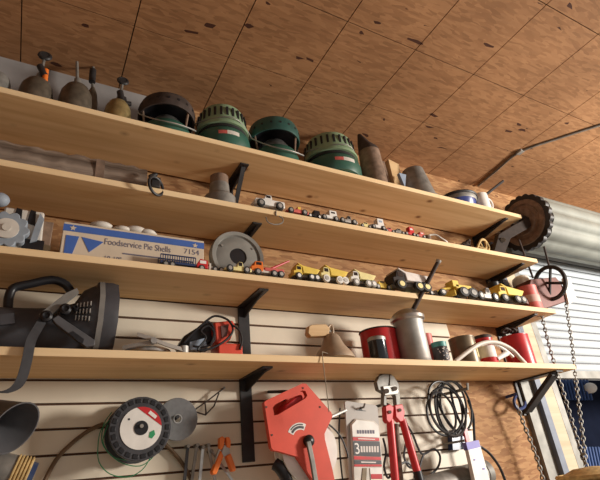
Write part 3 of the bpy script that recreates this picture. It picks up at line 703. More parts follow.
# pie shell box
Y = -0.232
a = at(57, 223, Y); b = at(205, 239, Y); x0 = xs(59, Y, H+0.02); x1 = xs(204, Y, H+0.05); hz = (a.z + b.z)/2 - H; W = x1-x0; dp = 0.20
o = thing('pie_shell_box', ((x0+x1)/2, Y, H), 'long cardboard box printed Foodservice Pie Shells with a blue band', 'box')
MB().box((0, dp/2, hz/2), (W, dp, hz)).build('carton', M['cardboard'], o, bevel=0.002)
k = 'band'
MB().box((0, -0.0008, hz*0.855), (W, 0.0016, hz*0.17)).build('blue_band', M['boxblue'], o)
l = MB(); l.prism([(-W/2+0.012, -0.0015, hz*.16), (-W/2+.012, -0.0015, hz*.66), (-W/2+.052, -.0015, hz*.66), (-W/2+.036, -.0015, hz*.16)], (0, .002, 0))
l.prism([(-W/2+.06, -.0015, hz*.66), (-W/2+.13, -.0015, hz*.60), (-W/2+.088, -.0015, hz*.30)], (0, .002, 0))
l.prism([(-W/2+.05, -.0015, hz*.12), (-W/2+.115, -.0015, hz*.2), (-W/2+.115, -.0015, hz*.06), (-W/2+.05, -.0015, hz*.02)], (0, .002, 0)); l.build('logo', M['boxblue'], o)
s1 = [( (0.011 if i % 2 == 0 else 0.005)*math.cos(PI/2+i*PI/5), (0.011 if i % 2 == 0 else 0.005)*math.sin(PI/2+i*PI/5)) for i in range(10)]
for dx, zz in ((-W/2+0.03, hz*.855), (W/2-0.035, hz*.83)):
    MB().prism([(dx+x, -0.0025, zz+z) for x, z in s1], (0, .002, 0)).build('star', M['cardboard'], o)
tx = text('Foodservice Pie Shells', (0, 0, 0), 0.034, M['ink'], o); k_ = W*.47/max(v.co.x for v in tx.data.vertices)
for v in tx.data.vertices: v.co.x *= k_
tx.location = (-W/2 + W*.27, -0.0008, hz*.55)
text('7154', (W/2-0.078, -0.0008, hz*.575), 0.030, M['ink'], o)
text('10-10"', (-W/2+0.135, -0.0008, hz*.16), 0.022, M['ink'], o)
MB().box((-W/2+0.26, -0.0006, hz*.37), (0.13, .0012, .005)).build('small_print', M['ink'], o)
MB().box((-W/2+0.28, -0.0006, hz*.20), (0.08, .0012, .005)).build('small_print', M['ink'], o)
for px, rr in ((101, 0.03), (122, .022), (135, .032), (147, .024)):
    yy = Y+rr*1.02; x = xs(px, yy, H+hz); m = MB((x, yy, H+hz)); m.ball((x, yy, H+hz+rr*0.55), rr, (1.35, 1, 0.55)); m.ball((x+.016, yy+.01, H+hz+rr*0.5), rr*.85, (1.2, 1, 0.6))
    tag(m.build('plastic_bag', M['offwhite']), {101: 'crumpled pale plastic scrap on the box, leftmost of four', 122: 'crumpled pale plastic scrap on the box, smallest, second from left', 135: 'crumpled pale plastic scrap on the box, third from left', 147: 'crumpled pale plastic scrap on the box, rightmost of four'}[px], 'plastic scrap', 'plastic scraps on the pie shell box')
# toy semi with cage trailer
o, L = toybase('toy_semi_truck', 159, 222, 2, 'toy semi truck with red and white cab and black cage trailer before the pie box', G3, Y=-0.262)
hz = at(160, 256, -.262).z - H
m = MB(); x0, x1 = -L/2, L*0.04
for zz in (0.022, hz): 
    for y in (-.018, .018): m.box(((x0+x1)/2, y, zz), (x1-x0, .003, .004))
n = 15
for i in range(n+1):
    x = x0 + (x1-x0)*i/n
    for y in (-.018, .018): m.box((x, y, (hz+.022)/2), (.0028, .003, hz-.022))
m.box(((x0+x1)/2, 0, .018), (x1-x0, .04, .006)); m.build('cage_trailer', M['navy'], o)
c = MB().prism([(L*.06, -.02, .012), (L*.24, -.02, .012), (L*.24, -.02, hz*.9), (L*.12, -.02, hz), (L*.06, -.02, hz*.55)], (0, .04, 0)).build('cab', M['red'], o, bevel=.002)
MB().box((L*.16, 0, hz*.72), (L*.10, .042, hz*.25)).build('windows', M['white'], c)
MB().box((L*.33, 0, .02), (L*.34, .026, .01)).build('chassis', M['offwhite'], o)
MB().box((L*.28, 0, hz*.45), (L*.03, .036, hz*.55)).build('headboard', M['offwhite'], o)
wheels(o, (-L*.42, -L*.32, L*.14, L*.36, L*.46), .018, .012, .008)
# round galvanised reel standing on edge
Y = -0.20
p = at(237, 252, Y); s = mpp(p); r = 28*s
o = thing('galvanised_reel', (p.x, Y, H), 'round grey galvanised metal reel with a dark centre hole, standing on edge', 'reel')
q = Vector((0, 0, r+.001))
MB().lathe([(r*.30, .0), (r*.32, -.012), (r*.55, -.012), (r*.80, -.006), (r*.84, -.014), (r*.97, -.016), (r, -.006), (r, .016), (r*.9, .02), (r*.3, .02)], q, (0, 1, 0), 44).build('flange', M['reelgalv'], o)
MB().cyl(q+Vector((0, -.008, 0)), q+Vector((0, .018, 0)), r*.315, n=28).build('centre_hole', M['black'], o)
for a in (0.6, 2.6, 4.4):
    MB().cyl(q+Vector((r*.68*math.cos(a), -.013, r*.68*math.sin(a))), q+Vector((r*.68*math.cos(a), -.004, r*.68*math.sin(a))), .005, n=8).build('rivet', M['dullmetal'], o)
MB().cyl(q+Vector((0, .02, 0)), q+Vector((0, .07, 0)), r*.6, n=28).build('drum', M['dullmetal'], o)
car(223, 250, 2, 'pale yellow open toy car in front of the galvanised reel', G3, 'paleyellow', style='racer', hk=.5)
o, L = toybase('toy_tow_truck', 249, 284, 2, 'orange red toy tow truck with a raised red boom', G3)
MB().box((0, 0, L*.14), (L*.94, L*.24, L*.08)).build('chassis', M['offwhite'], o)
c = MB().prism([(-.48*L, -.13*L, .12*L), (-.14*L, -.13*L, .12*L), (-.14*L, -.13*L, .40*L), (-.36*L, -.13*L, .40*L), (-.40*L, -.13*L, .27*L), (-.48*L, -.13*L, .25*L)], (0, .26*L, 0)).build('cab', M['orange'], o, bevel=.002)
MB().box((-.26*L, 0, .33*L), (.15*L, .27*L, .08*L)).build('windows', M['glassdark'], c)
MB().box((.18*L, 0, .20*L), (.56*L, .27*L, .10*L)).build('deck', M['pinkred'], o, bevel=.002)
e = at(289, 261, TY)-o.location
MB().cyl((.02*L, 0, .22*L), (e.x, 0, e.z), .006, .004, 8).build('boom', M['red'], o)
wheels(o, (-L*.3, L*.16, L*.36), L*.13, L*.095, L*.07)
dump(291, 318, 2, 'yellow toy dump truck, leftmost of the three in a row', G3, 'yellow', 'yellow', hub='white')
dump(318, 346, 2, 'yellow toy dump truck with large white wheels, middle of the three', G3, 'paleyellow', 'yellow', 'white', 'galv')
dump(348, 374, 2, 'cream toy dump truck with grey wheels, right of the three in a row', G3, 'white', 'paleyellow', 'dullmetal', 'white')
car(373, 390, 2, 'small yellow toy car right of the cream toy dump truck', G3, 'yellow', style='sedan')
o = dump(388, 426, 2, 'large toy dump truck with black cab and pale bed', G3, 'black', 'label', 'rubber', 'paleyellow', 0.95); o.scale = (1, 1, .85)
car(427, 441, 2, 'grey toy car behind the spout of the grey oil can', G3, 'dullmetal', style='racer', hk=.3)
o, L = toybase('toy_road_grader', 437, 472, 2, 'yellow toy road grader with big dark rear wheels', G3); o.scale = (1, 1, .8)
MB().tube([(-.48*L, 0, .14*L), (-.3*L, 0, .24*L), (-.05*L, 0, .30*L)], L*.035, 8).build('front_beam', M['yellow'], o)
MB().box((.24*L, 0, .30*L), (.46*L, .22*L, .16*L)).build('engine_body', M['yellow'], o, bevel=.002)
MB().box((.02*L, 0, .40*L), (.17*L, .22*L, .18*L)).build('cab', M['yellow'], o, bevel=.002)
MB().box((-.2*L, 0, .10*L), (.03*L, .38*L, .14*L), Matrix.Rotation(.4, 3, 'Z')).build('blade', M['yellow'], o)
wheels(o, (.12*L, .38*L), .16*L, .14*L, .10*L, 'rubber', 'dullmetal'); wheels(o, (-.44*L,), .12*L, .09*L, .07*L)
car(473, 496, 2, 'thin silver toy racer right of the yellow toy grader', G3, 'galv', 'black', style='racer', hk=.5)
dump(494, 521, 2, 'yellow toy truck beside the red can at the right end of the third shelf', G3, 'yellow', 'yellow', hub='dullmetal').scale = (1, 1, .85)
def can(name, cat, pl, pr, ptop, Y, zi, label, mat, band=None, bmat=None, lid=None, group=None, open_=False, bandang=None, hh=None):
    pc = (pl+pr)/2; p = at(pc, ptop, Y); s = mpp(p); r = (pr-pl)*s/2*0.97; hz = at(pc, ptop, Y-r*0.8).z - HS[zi]
    o = thing(name, (p.x, Y, HS[zi]), label, cat, group)
    pr_ = [(r*.94, 0), (r, .004), (r, hz-.006), (r*1.02, hz-.004), (r*1.02, hz)]
    if open_: pr_ += [(r*.95, hz), (r*.95, .006), (.001, .005)]
    else: pr_ += [(r*.93, hz), (r*.92, hz-.005), (.001, hz-.005)]
    MB().lathe(pr_, n=32).build('can_body', M[mat], o)
    if band: MB().lathe([(r*.99, hz*band[0]), (r*1.012, hz*band[0]+.001), (r*1.012, hz*band[1]-.001), (r*.99, hz*band[1])], n=32, cap=False).build('label_band', M[bmat], o)
    if lid: MB().lathe([(r*1.0, hz-.004), (r*1.03, hz), (r*1.03, hz+.012), (r*.9, hz+.016), (.001, hz+.016)], n=32).build('lid', M[lid], o)
    return o, r, hz
can('red_can', 'can', 514, 534, 284, -0.235, 2, 'faded red can with a white label at the right end of the third shelf', 'pinkred', (.30, .60), 'palepink', None, 'cans and jars')
can('dark_canister', 'canister', 486, 498, 281, -0.16, 2, 'black canister with pale bands behind the yellow toy truck', 'black', (.5, .7), 'galv', None, 'cans and jars')
p = at(520, 277, -.12); r = 0.055; 
tag(MB((p.x, -.12, H)).lathe([(r, 0), (r, p.z-H-.03), (r*.9, p.z-H-.012), (r*.6, p.z-H), (.001, p.z-H+.004)], (p.x, -.12, H)).build('white_jar', M['white']), 'white domed jar behind the red can and yellow toy truck', 'jar')
# ---------------------------------------------------------------- lowest shelf
H = HS[3]
Y = -0.17
rt = at(106, 281, Y-.03); R_ = (rt.z-H)/2; zc = H + R_
xr = xs(107, Y, zc); x1 = xs(95, Y, zc); x2 = xs(58, Y, zc); x3 = xs(-30, Y, zc)
o = thing('spotlight', ((xr+x3)/2, Y, H), 'large black handheld spotlight with carry handle at the left of the lowest shelf', 'spotlight'); O = o.location
rings = []
for x_, rr in ((x3, .50), (x3+.02, .56), (x2-.10, .58), (x2-.02, .60), (xs(72, Y, zc), .68), (xs(80, Y, zc), .82), (x1-.012, .90), (x1, .92)):
    zr = H + max(rr, .58 if rr < .58 else rr)*R_ + .002 + (R_*.06 if rr > .8 else 0)
    rings.append([Vector((x_, Y + R_*rr*math.cos(2*PI*k/24), zr + R_*rr*math.sin(2*PI*k/24))) for k in range(24)])
MB(O).ring_sweep(rings).build('body', M['char'], o)
MB(O).lathe([(R_*.90, x1-xr-.012), (R_*.99, x1-xr), (R_*.999, 0), (R_*.96, .018), (R_*.86, .02), (R_*.84, .004), (.001, .002)], (xr, Y, zc), (1, 0, 0), 10).build('lens_ring', M['char'], o)
MB(O).lathe([(R_*1.0, x1-xr-.004), (R_*1.0, x1-xr+.012)], (xr, Y, zc), (1, 0, 0), 10, False).build('ring_band', M['greystrap'], o)
MB(O).tube([at(8, 308, Y), at(9, 297, Y), at(14, 288, Y), at(30, 284, Y), at(52, 280, Y), at(66, 285, Y), at(73, 296, Y)], .014, 10).build('handle', M['black'], o)
Yf = Y-R_*.72
m = MB(O); m.px([(39, 314), (66, 293), (77, 288), (79, 292), (70, 299), (45, 320)], Yf-.012, .020); m.build('tab', M['greystrap'], o)
m = MB(O); m.px([(52, 319), (58, 315), (95, 340), (95, 345), (86, 347), (56, 324)], Yf-.022, .02); m.build('stand_arm', M['grey_arm'], o, bevel=.002)
m = MB(O); m.px([(69, 333), (73, 331), (84, 339), (83, 343), (79, 342)], Yf-.024, .004); m.build('arm_slot', M['black'], o)
for q, rr in (((46, 317), .017), ((65, 310), .017), ((75, 309), .009)):
    m = MB(O); m.lathe([(rr, 0), (rr, .012), (rr*.6, .018), (rr*.3, .012), (.001, .012)], at(*q, Yf-.010), (0, -1, 0), 18); m.build('knob', M['black'], o)
m = MB(O)
for k in range(0, 0): m.px([(88+3*k, 300), (89+3*k, 300), (89+3*k, 313), (88+3*k, 313)], Y-R_*.98, .05)
for k in range(5):
    x_ = xs(77+3.2*k, Y-R_*.8, zc); rr = R_*(.74+.045*k)
    for a in (172, 183, 194): m.box((x_, Y+(rr+.002)*math.cos(math.radians(a-10)), zc-.002-(rr+.002)*math.sin(math.radians(a-10))+R_*.04), (.003, .012, .014))
m.build('vent', M['galv'], o)
m = MB(O); m.px([(0, 314), (14, 313), (15, 323), (0, 325)], Yf+.008, .03); m.build('plate', M['char'], o)
m = MB(O); m.strip([at(44, 318, Yf-.006), at(38, 328, Yf-.02), at(31, 341, -.31), at(27, 360, -.315), at(22, 378, -.31), at(15, 388, -.31), at(2, 392.5, -.31), at(-10, 390, -.31)], (1, .2, 0), .026, .0035); m.build('strap', M['strap'], o)

Y = -0.215
x0 = xs(118, Y, H); x1 = xs(181, Y, H)
o = thing('filter_wrench', ((x0+x1)/2, Y, H), 'silver band wrench lying flat beside the spotlight', 'wrench')
rr = (x1-x0)*.34
MB().torus((-.012, 0, .013), rr, .009, (0, 0, 1), 36, 8).build('band', M['steel'], o)
MB().strip([(-.06, -.08, .052), (-.02, -.085, .040), (.03, -.085, .022), (.09, -.08, .008)], (0, 0.25, 1), .014, .004).build('handle', M['galv'], o)
MB().strip([(-.10, -.07, .012), (-.03, -.083, .026), (.0, -.084, .03)], (0, .25, 1), .012, .004).build('arm', M['galv'], o)
MB().cyl((-.012, -.075, .032), (-.012, -.096, .032), .010, n=12).build('rivet', M['steel'], o)
MB().cyl((.09, -.07, .0), (.09, -.07, .022), .016, n=14).build('end_pad', M['galv'], o)

Y = -0.185
a = at(217, 344, Y-.03); b = at(241, 344, Y-.03)
o = thing('power_tool', ((a.x+b.x)/2, Y, H), 'orange and black power tool wrapped in its black cord', 'power tool'); O = o.location
MB().box((0, 0, (a.z-H)/2), (b.x-a.x, .09, a.z-H)).build('foot', M['reelred'], o, bevel=.004)
m = MB(O); m.px([(214, 322), (233, 320), (236, 326), (231, 339), (224, 344.5), (216, 343)], Y-.03, .07); m.build('housing', M['reelred'], o, bevel=.006)
m = MB(O); m.px([(178, 346), (185, 335), (196, 328), (208, 320), (214, 322), (214, 340), (205, 350), (182, 350)], Y+.005, .06); m.build('motor_body', M['black'], o, bevel=.01)
m = MB(O); m.px([(190, 342), (205, 338), (208, 350), (190, 350)], Y-.01, .03); m.build('side_panel', M['slateblue'], o)
m = MB(O); m.px([(221, 326), (229, 324), (227, 336), (222, 338)], Y-.036, .01); m.build('grip', M['maroon'], o)
m = MB(O)
m.tube([at(x, y, Y-.045) for x, y in ((205, 322), (215, 316), (228, 320), (233, 330), (226, 340), (212, 348), (198, 350), (206, 338), (201, 331), (208, 326), (214, 333), (210, 346))], .0042, 7)
m.tube([at(x, y, Y-.05) for x, y in ((232, 325), (239, 330), (242, 340), (240, 349.5))], .004, 7)
m.tube([at(x, y, Y-.042) for x, y in ((184, 343), (195, 331), (207, 322), (213, 327), (214, 340), (205, 347), (193, 346))], .0042, 7)
m.build('cord', M['black'], o)

# bell
Y = -0.236
pb = at(331, 333.5, Y); s = mpp(pb); hz = pb.z-H; r = 19.5*s
o = thing('hand_bell', (pb.x, Y, H), 'beige flared bell with a wooden mounting block and string on the lowest shelf', 'bell'); O = o.location
MB().lathe([(r*.86, .001), (r*1.04, .004), (r*1.03, .012), (r*.95, hz*.22), (r*.80, hz*.36), (r*.62, hz*.52), (r*.50, hz*.70), (r*.43, hz*.84), (r*.32, hz*.94), (r*.12, hz), (.001, hz*1.01)], n=36).build('bell_body', M['beige'], o)
m = MB(O); m.tube([at(328, 337, Y), at(327, 330, Y), at(331, 325, Y), at(333, 331, Y), at(332, 337, Y)], .005, 7); m.build('crown_loop', M['beige'], o)
m = MB(O); m.px([(309, 326), (312, 324.5), (326, 324), (330, 328), (329, 335.5), (311, 336.5), (308, 333)], Y-.012, .03); m.build('mounting_block', M['pine_plain'], o, bevel=.003)
m = MB(O); m.cyl(at(330, 331, Y+.004), at(325, 331, Y), .006, n=8); m.build('pin', M['dullmetal'], o)
m = MB(O); m.tube([at(322, 352, -.302), at(323.5, 366, -.31), at(326, 385, -.31), at(329, 412, -.305)], .0018, 5); m.tube([at(323, 353, -.302), at(323, 352, -.29), Vector((O.x-.02, -.29, H+.003))], .0018, 5); m.build('pull_string', M['string'], o)

G4 = 'cans and jars'
o, r, hz = can('red_tin', 'tin', 358, 395, 327, -0.15, 3, 'wide red tin with a dark rim behind the small dark jar', 'red', None, None, None, G4)
MB().torus((0, 0, hz), r*1.0, .004, (0, 0, 1), 36, 7).build('rim', M['rustdark'], o)
o, r, hz = can('dark_jar', 'jar', 367, 385.5, 339, -0.245, 3, 'small dark glass jar in front of the wide red tin', 'glassdark', None, None, 'galv', G4)
# pump oiler with a long spout
Y = -0.235
p = at(405, 309, Y); s = mpp(p); r = 14.5*s; hz = at(405, 308, Y-r*.5).z-H
o = thing('oil_can', (p.x, Y, H), 'grey metal oil can with a long slanted spout', 'oil can'); O = o.location
MB().lathe([(r*1.0, 0), (r*1.04, .005), (r, .012), (r, hz*.76), (r*1.05, hz*.78)], n=32).build('can_body', M['galv'], o)
MB().lathe([(r*1.05, hz*.77), (r*1.17, hz*.80), (r*1.17, hz*.86), (r*1.05, hz*.88), (r*.95, hz*.93), (r*.55, hz*1.0), (.001, hz*1.01)], n=32).build('shoulder', M['steel'], o)
m = MB(O); a = at(412, 312, -.262); b = at(438, 262, -.385); m.cyl(a, b, .011, .0095, 12); sp = m.build('spout', M['rustdark'], o)
d = (b-a).normalized(); m = MB(O); m.lathe([(.0095, 0), (.0125, .004), (.0125, .014), (.006, .014), (.005, .006), (.001, .006)], b-d*.004, d, 12); m.build('tip', M['galv'], sp)
can('red_can', 'can', 416, 431, 333, -0.16, 3, 'narrow red can tucked behind the grey oil can', 'pinkred', None, None, None, G4)
o, r, hz = can('teal_can', 'can', 430, 445.5, 341, -0.225, 3, 'small teal can with a dark printed label', 'tealcan', (.05, .78), 'char', None, G4)
m = MB()
for k in range(40):
    a = random.uniform(-2.6, -.6); z = random.uniform(.1, .72)*hz; m.box((r*1.013*math.cos(a), r*1.013*math.sin(a), z), (.004, .005, .004), Matrix.Rotation(a, 3, 'Z'))
m.build('print', M['label'], o)
o, r, hz = can('tan_can', 'can', 447, 473, 335, -0.20, 3, 'brown can with a yellowish label right of the teal can', 'tan', None, None, None, G4)
m = MB(); vs = []
for i in range(9):
    a = math.radians(-70 + i*6)
    for z in (hz*.25, hz*.75): vs += [(r*1.012*math.cos(a), r*1.012*math.sin(a), z)]
m.faces(vs, [(2*i, 2*i+2, 2*i+3, 2*i+1) for i in range(8)]).build('paper_label', M['paleyellow'], o)
can('label_can', 'can', 472, 491, 337, -0.21, 3, 'red can with a pale label in the middle behind the white hose', 'red', (.28, .70), 'label', 'rustdark', G4)
can('red_jug', 'can', 499, 526, 333, -0.17, 3, 'large red can at the right end of the lowest shelf', 'red', None, None, None, G4)
Y = -0.17; p = at(510, 329, Y); o = thing('chain_pile', (p.x, Y, at(512, 333, Y).z+.0), 'dark bits of iron lying on top of the large red can', 'iron bits')
for k in range(4): MB().torus((-.045+.03*k, .01*(k % 2), .012), .016, .006, (.3*k, .4, 1), 14, 6).build('link', M['rustdark'], o)
# white hose over the cans
o = thing('white_hose', at(495, 350, -.26), 'off white plastic hose bent over in front of the red cans', 'hose'); O = o.location
P = [Vector((xs(455, -.25, H+.02), -.25, H+.011))] + [at(x, y, -.265) for x, y in ((470, 350), (483, 343), (497, 342.5), (511, 349), (520, 358))] + [Vector((xs(526, -.25, H), -.25, H+.011))]
MB(O).tube(P, .010, 10).build('hose', M['offwhite'], o)
P = [at(x, y, -.255) for x, y in ((480, 345), (492, 343), (505, 350), (513, 357))]
MB(O).tube(P, .008, 10).build('inner_hose', M['white'], o)
m = MB(O); m.cyl(at(497, 359, -.25), at(507, 353, -.25), .010, .014); m.build('nozzle', M['white'], o)

# ---------------------------------------------------------------- hanging under the lowest shelf
WY = -0.017
def peg(px, py, Y, r=.004, root=None, O=None):
    pass
# dark horn at far left
o = thing('metal_cone', at(-10, 425, -.12), 'dark grey metal cone hanging at the far left below the lowest shelf', 'cone'); O = o.location
a = at(-22, 404, -.10); b = at(15, 428, -.20); d = (b-a)
MB(O).lathe([(.02, 0), (.035, d.length*.3), (.068, d.length*.92), (.074, d.length), (.070, d.length), (.03, d.length*.3), (.001, .05)], a, d, 32).build('shade', M['grey_arm'], o)
MB(O).cyl((a.x, WY, a.z), a, .012).build('wall_pin', M['black_iron'], o)
# grey and yellow ribbed piece
o = thing('ribbed_hose', at(5, 470, -.14), 'grey hose end with yellow ribbed collar at the bottom left corner', 'hose'); O = o.location
a = at(-14, 470, -.13); b = at(34, 480, -.13); d = (b-a).normalized(); L = (b-a).length
m = MB(O); m.cyl(a-d*.05, a+d*L*.52, .052, n=24); m.build('sleeve', M['dullmetal'], o)
pr_ = []
for k in range(5):
    for q, e in ((0, .0), (.35, .006), (.7, .006), (1, 0)): pr_.append((.05+e, L*(.50 + .07*(k+q*.99))))
MB(O).lathe(pr_, a, d, 28).build('ribbed_collar', M['straw'], o)
MB(O).cyl(a+d*L*.85, a+d*L*.96, .044, n=24).build('end_ring', M['navy'], o)
c_ = a; MB(O).cyl((c_.x-.02, WY, c_.z), (c_.x-.02, -.1, c_.z), .012).build('wall_pin', M['black_iron'], o)
# brown hose arcs
for pts, lab in (([(103, 424), (88, 431), (70, 445), (56, 460), (43, 484)], 'thin brown hose curving down from the left side of the line spool'),
                 ([(164, 443), (173, 452), (184, 466), (194, 486)], 'thin brown hose curving down from the right side of the line spool')):
    P = [at(x, y, -.03) for x, y in pts]; m = MB(P[0]); m.tube(P, .0065, 8); m.cyl((P[0].x, WY+.004, P[0].z), P[0]+Vector((0, -.004, 0)), .005)
    tag(m.build('brown_hose', M['hose']), lab, 'hose', 'brown hoses behind the spool')
# trimmer line spool
Yf, Yb = -.145, -.05
c = at(141, 428, Yf); r = 30.5*mpp(c)
o = thing('line_spool', c, 'black spool of green line with a round white and red label', 'spool'); O = o.location
def flange(y0, y1, nm):
    pr2 = scallop(r*.99, 22, r*.006, 6)
    f = MB().prism([(q*math.cos(t_), y0, q*math.sin(t_)) for q, t_ in pr2], (0, y1-y0, 0)).build(nm, M['char'], o, 60, bevel=.002)
    return f
f1 = flange(0, .014, 'front_flange'); flange(.088, .100, 'back_flange')
m = MB()
for k in range(22):
    a = 2*PI*k/22; rot = Matrix.Rotation(-a, 3, 'Y'); m.box(rot @ Vector((r*.86, -.001, 0)), (r*.14, .0025, r*.17), rot)
m.build('rim_ridges', M['black'], f1, bevel=.001)
MB().cyl((0, .014, 0), (0, .088, 0), r*.55, n=32).build('hub', M['black'], o)
m = MB()
for k in range(11): m.torus((0, .019+.0066*k, 0), r*(.78+.03*math.sin(k*2.1)), .0045, (0, 1, 0), 40, 6)
m.build('wound_line', M['green_line'], o)
MB().lathe([(r*.225, 0), (r*.225, .0022), (r*.66, .0022), (r*.66, 0)], (0, 0, 0), (0, -1, 0), 44, False).build('label', M['white'], o)
vs = []
def sector(a0, a1, r0, r1, y, mat, nm):
    vs = []; n = 14
    for i in range(n+1):
        a = math.radians(a0 + (a1-a0)*i/n)
        vs += [(r0*math.cos(a), y, r0*math.sin(a)), (r1*math.cos(a), y, r1*math.sin(a))]
    return MB().faces(vs, [(2*i, 2*i+2, 2*i+3, 2*i+1) for i in range(n)]).build(nm, M[mat], o)
def chord(a0, a1, rr, y, mat, nm):
    P = [(rr*math.cos(math.radians(a0+(a1-a0)*i/20)), y, rr*math.sin(math.radians(a0+(a1-a0)*i/20))) for i in range(21)]
    return MB().prism(P, (0, .0008, 0)).build(nm, M[mat], o)
chord(4, 104, r*.66, -.0032, 'red', 'red_segment')
m = MB(); rot = Matrix.Rotation(math.radians(38), 3, 'Y'); m.box((r*.35, -.0036, r*.40), (r*.30, .001, r*.11), rot); m.build('badge', M['white'], o)
m = MB(); m.prism([(r*.28, -.0034, -r*.14), (r*.42, -.0034, -r*.08), (r*.46, -.0034, -r*.22), (r*.36, -.0034, -r*.34), (r*.26, -.0034, -r*.30)], (0, .001, 0)); m.build('green_mark', M['logo_green'], o)
m = MB(); m.cyl((-r*.40, -.003, r*.28), (-r*.40, -.0022, r*.28), r*.035); m.build('dot', M['black'], o)
MB().lathe([(r*.225, 0), (r*.225, .004), (r*.19, .004), (.001, .003)], (0, 0, 0), (0, -1, 0), 28).build('centre_hole', M['black'], o)
MB().cyl((0, -.012, r*.05), (0, Yb*0-Yf+WY, r*.05), .006).build('peg', M['dullmetal'], o)
m = MB(O)
m.tube([at(x, y, -.10) for x, y in ((110, 420), (101, 430), (98, 445), (99, 462), (110, 474), (128, 477), (142, 470), (150, 458), (152, 450))], .0016, 5)
m.tube([at(x, y, -.12) for x, y in ((108, 425), (103, 440), (108, 452), (122, 463), (140, 466), (152, 458), (155, 452))], .0016, 5)
m.tube([at(x, y, -.09) for x, y in ((112, 412), (104, 424), (102, 442), (112, 456), (126, 460), (138, 458))], .0016, 5)
m.build('loose_line', M['green_line'], o)
# grinding disc on its hook
Yd = -.06; c = at(177.5, 419, Yd); r = 20.5*mpp(c)
o = thing('grinding_disc', c, 'grey round grinding disc hanging right of the line spool', 'disc')
MB().lathe([(r*.20, -.003), (r*.97, -.003), (r, 0), (r*.97, .003), (r*.20, .003), (r*.20, -.003)], (0, 0, 0), (0, 1, 0), 40, False).build('disc', M['disc'], o)
MB().torus((0, -.002, 0), r*.19, r*.045, (0, 1, 0), 24, 6).build('arbor_ring', M['steel'], o)
MB().cyl((-.002, -.012, r*.08), (-.002, -Yd+WY, r*.08), r*.09, n=10).build('peg', M['black_iron'], o)
# wire hook
Yh = -.04; o = thing('wire_hook', at(205, 405, Yh), 'bent dark wire tool hook fixed to the siding right of the grinding disc', 'hook'); O = o.location
for P in ([(190, 413), (206, 402), (224, 388)], [(205, 403), (206, 412), (205.5, 415)], [(193, 411), (205.5, 415), (214, 406), (219, 393)]):
    MB(O).tube([at(x, y, Yh) for x, y in P], .0028, 6, sub=1).build('wire', M['rustdark'], o)
q = at(224, 388, Yh); MB(O).cyl((q.x, WY+.004, q.z), (q.x, Yh-.004, q.z), .004).build('screw', M['dullmetal'], o)
# silver bars
G5 = 'steel hex keys hanging under the shelf'
labs = ('steel bar tool hanging left of the orange clamp, leftmost of five', 'steel bar tool hanging left of the orange clamp, second of five from the left', 'steel bar tool hanging left of the orange clamp, middle of five', 'steel bar tool hanging left of the orange clamp, fourth of five from the left', 'steel bar tool hanging closest to the orange clamp, rightmost of five')
for k, (a, b, mt) in enumerate((((188, 445), (184, 486), 'char'), ((197, 444), (191, 486), 'dullmetal'), ((203, 446), (199, 486), 'steel'), ((208, 444), (216, 486), 'galv'), ((211, 450), (236, 486), 'steel'))):
    P, Q = at(*a, -.045), at(*b, -.045); o = thing('steel_bar', P, labs[k], 'tool', G5)
    MB(P).strip([P, Q], (1, 0, 0), .010, .006, sub=1).build('shank', M[mt], o)
    MB(P).cyl((P.x, WY, P.z-.004), (P.x, -.055, P.z-.004), .006, n=10).build('peg', M['dullmetal'], o)
# spring clamp
Yc = -.09; o = thing('spring_clamp', at(225, 440, Yc), 'spring clamp with orange tips and handles hanging left of the bracket leg', 'clamp'); O = o.location
MB(O).px([(224, 445), (229, 445), (231, 456), (220, 457)], Yc, .012).build('steel_jaw', M['galv'], o, bevel=.002)
for q in ([(219.5, 438), (222.5, 436), (225, 438), (224, 446), (221.5, 450), (219.5, 449)], [(226, 437), (229.5, 437), (231, 441), (230.5, 448), (227, 447)]): MB(O).px(q, Yc-.006, .02).build('jaw_tip', M['orange'], o, bevel=.002)
for q in ([(221, 450), (224, 456), (217, 474), (213, 475), (211.5, 472)], [(226, 456), (231, 453), (236, 467), (236, 471), (232, 472)]): MB(O).px(q, Yc-.008, .024).build('handle', M['orange'], o, bevel=.004)
m = MB(O); m.px([(220, 446), (222, 447), (217, 464), (214, 464)], Yc-.002, .014); m.build('lever', M['galv'], o)
q = at(226, 441, Yc); MB(O).cyl((q.x, WY, q.z), (q.x, Yc+.012, q.z), .005).build('peg', M['dullmetal'], o)

# red cord reel
Yr = -.20; o = thing('cord_reel', at(300, 430, Yr), 'orange red cord reel with a handle slot and crank', 'cord reel'); O = o.location
def loc2(q, Y): p = at(*q, Y) - O; return (p.x, p.z)
outer = [loc2(q, Yr) for q in ((263, 403), (265, 401), (301, 384), (305, 384.5), (330, 413), (331, 417), (323, 434), (323.5, 440), (331, 470), (335, 490), (318, 490), (296, 457), (277, 451.5), (272, 450.5), (270, 448))]
hole = [loc2(q, Yr) for q in ((271.5, 408), (274, 405), (301, 391), (304, 391.5), (306, 396), (304, 399), (277, 415), (273, 416))]
f = frame_curve('front_plate', [outer, hole], .022, M['reelred'], o, loc=(0, -.0, 0)); f.modifiers.new('bevel', 'BEVEL').width = .002
MB(O).prism([at(*q, Yr+.085) for q in ((265, 401), (301, 384), (305, 384.5), (330, 413), (323, 434), (331, 470), (335, 490), (318, 490), (296, 457), (272, 450.5))], (0, .014, 0)).build('back_plate', M['reelred'], o)
c = at(306, 450, Yr+.05); rr = 31*mpp(c)
MB(O).lathe([(rr, -.034), (rr, -.026), (rr*.9, -.02), (rr*.9, .02), (rr, .026), (rr, .034)], c, (0, 1, 0), 40).build('reel_disc', M['white'], o)
m = MB(O); q = at(292, 402, Yr+.03); m.px([(285, 405), (296, 396), (302, 394), (304, 399), (293, 408), (284, 414)], Yr+.012, .06); m.build('grip_post', M['red'], o, bevel=.006)
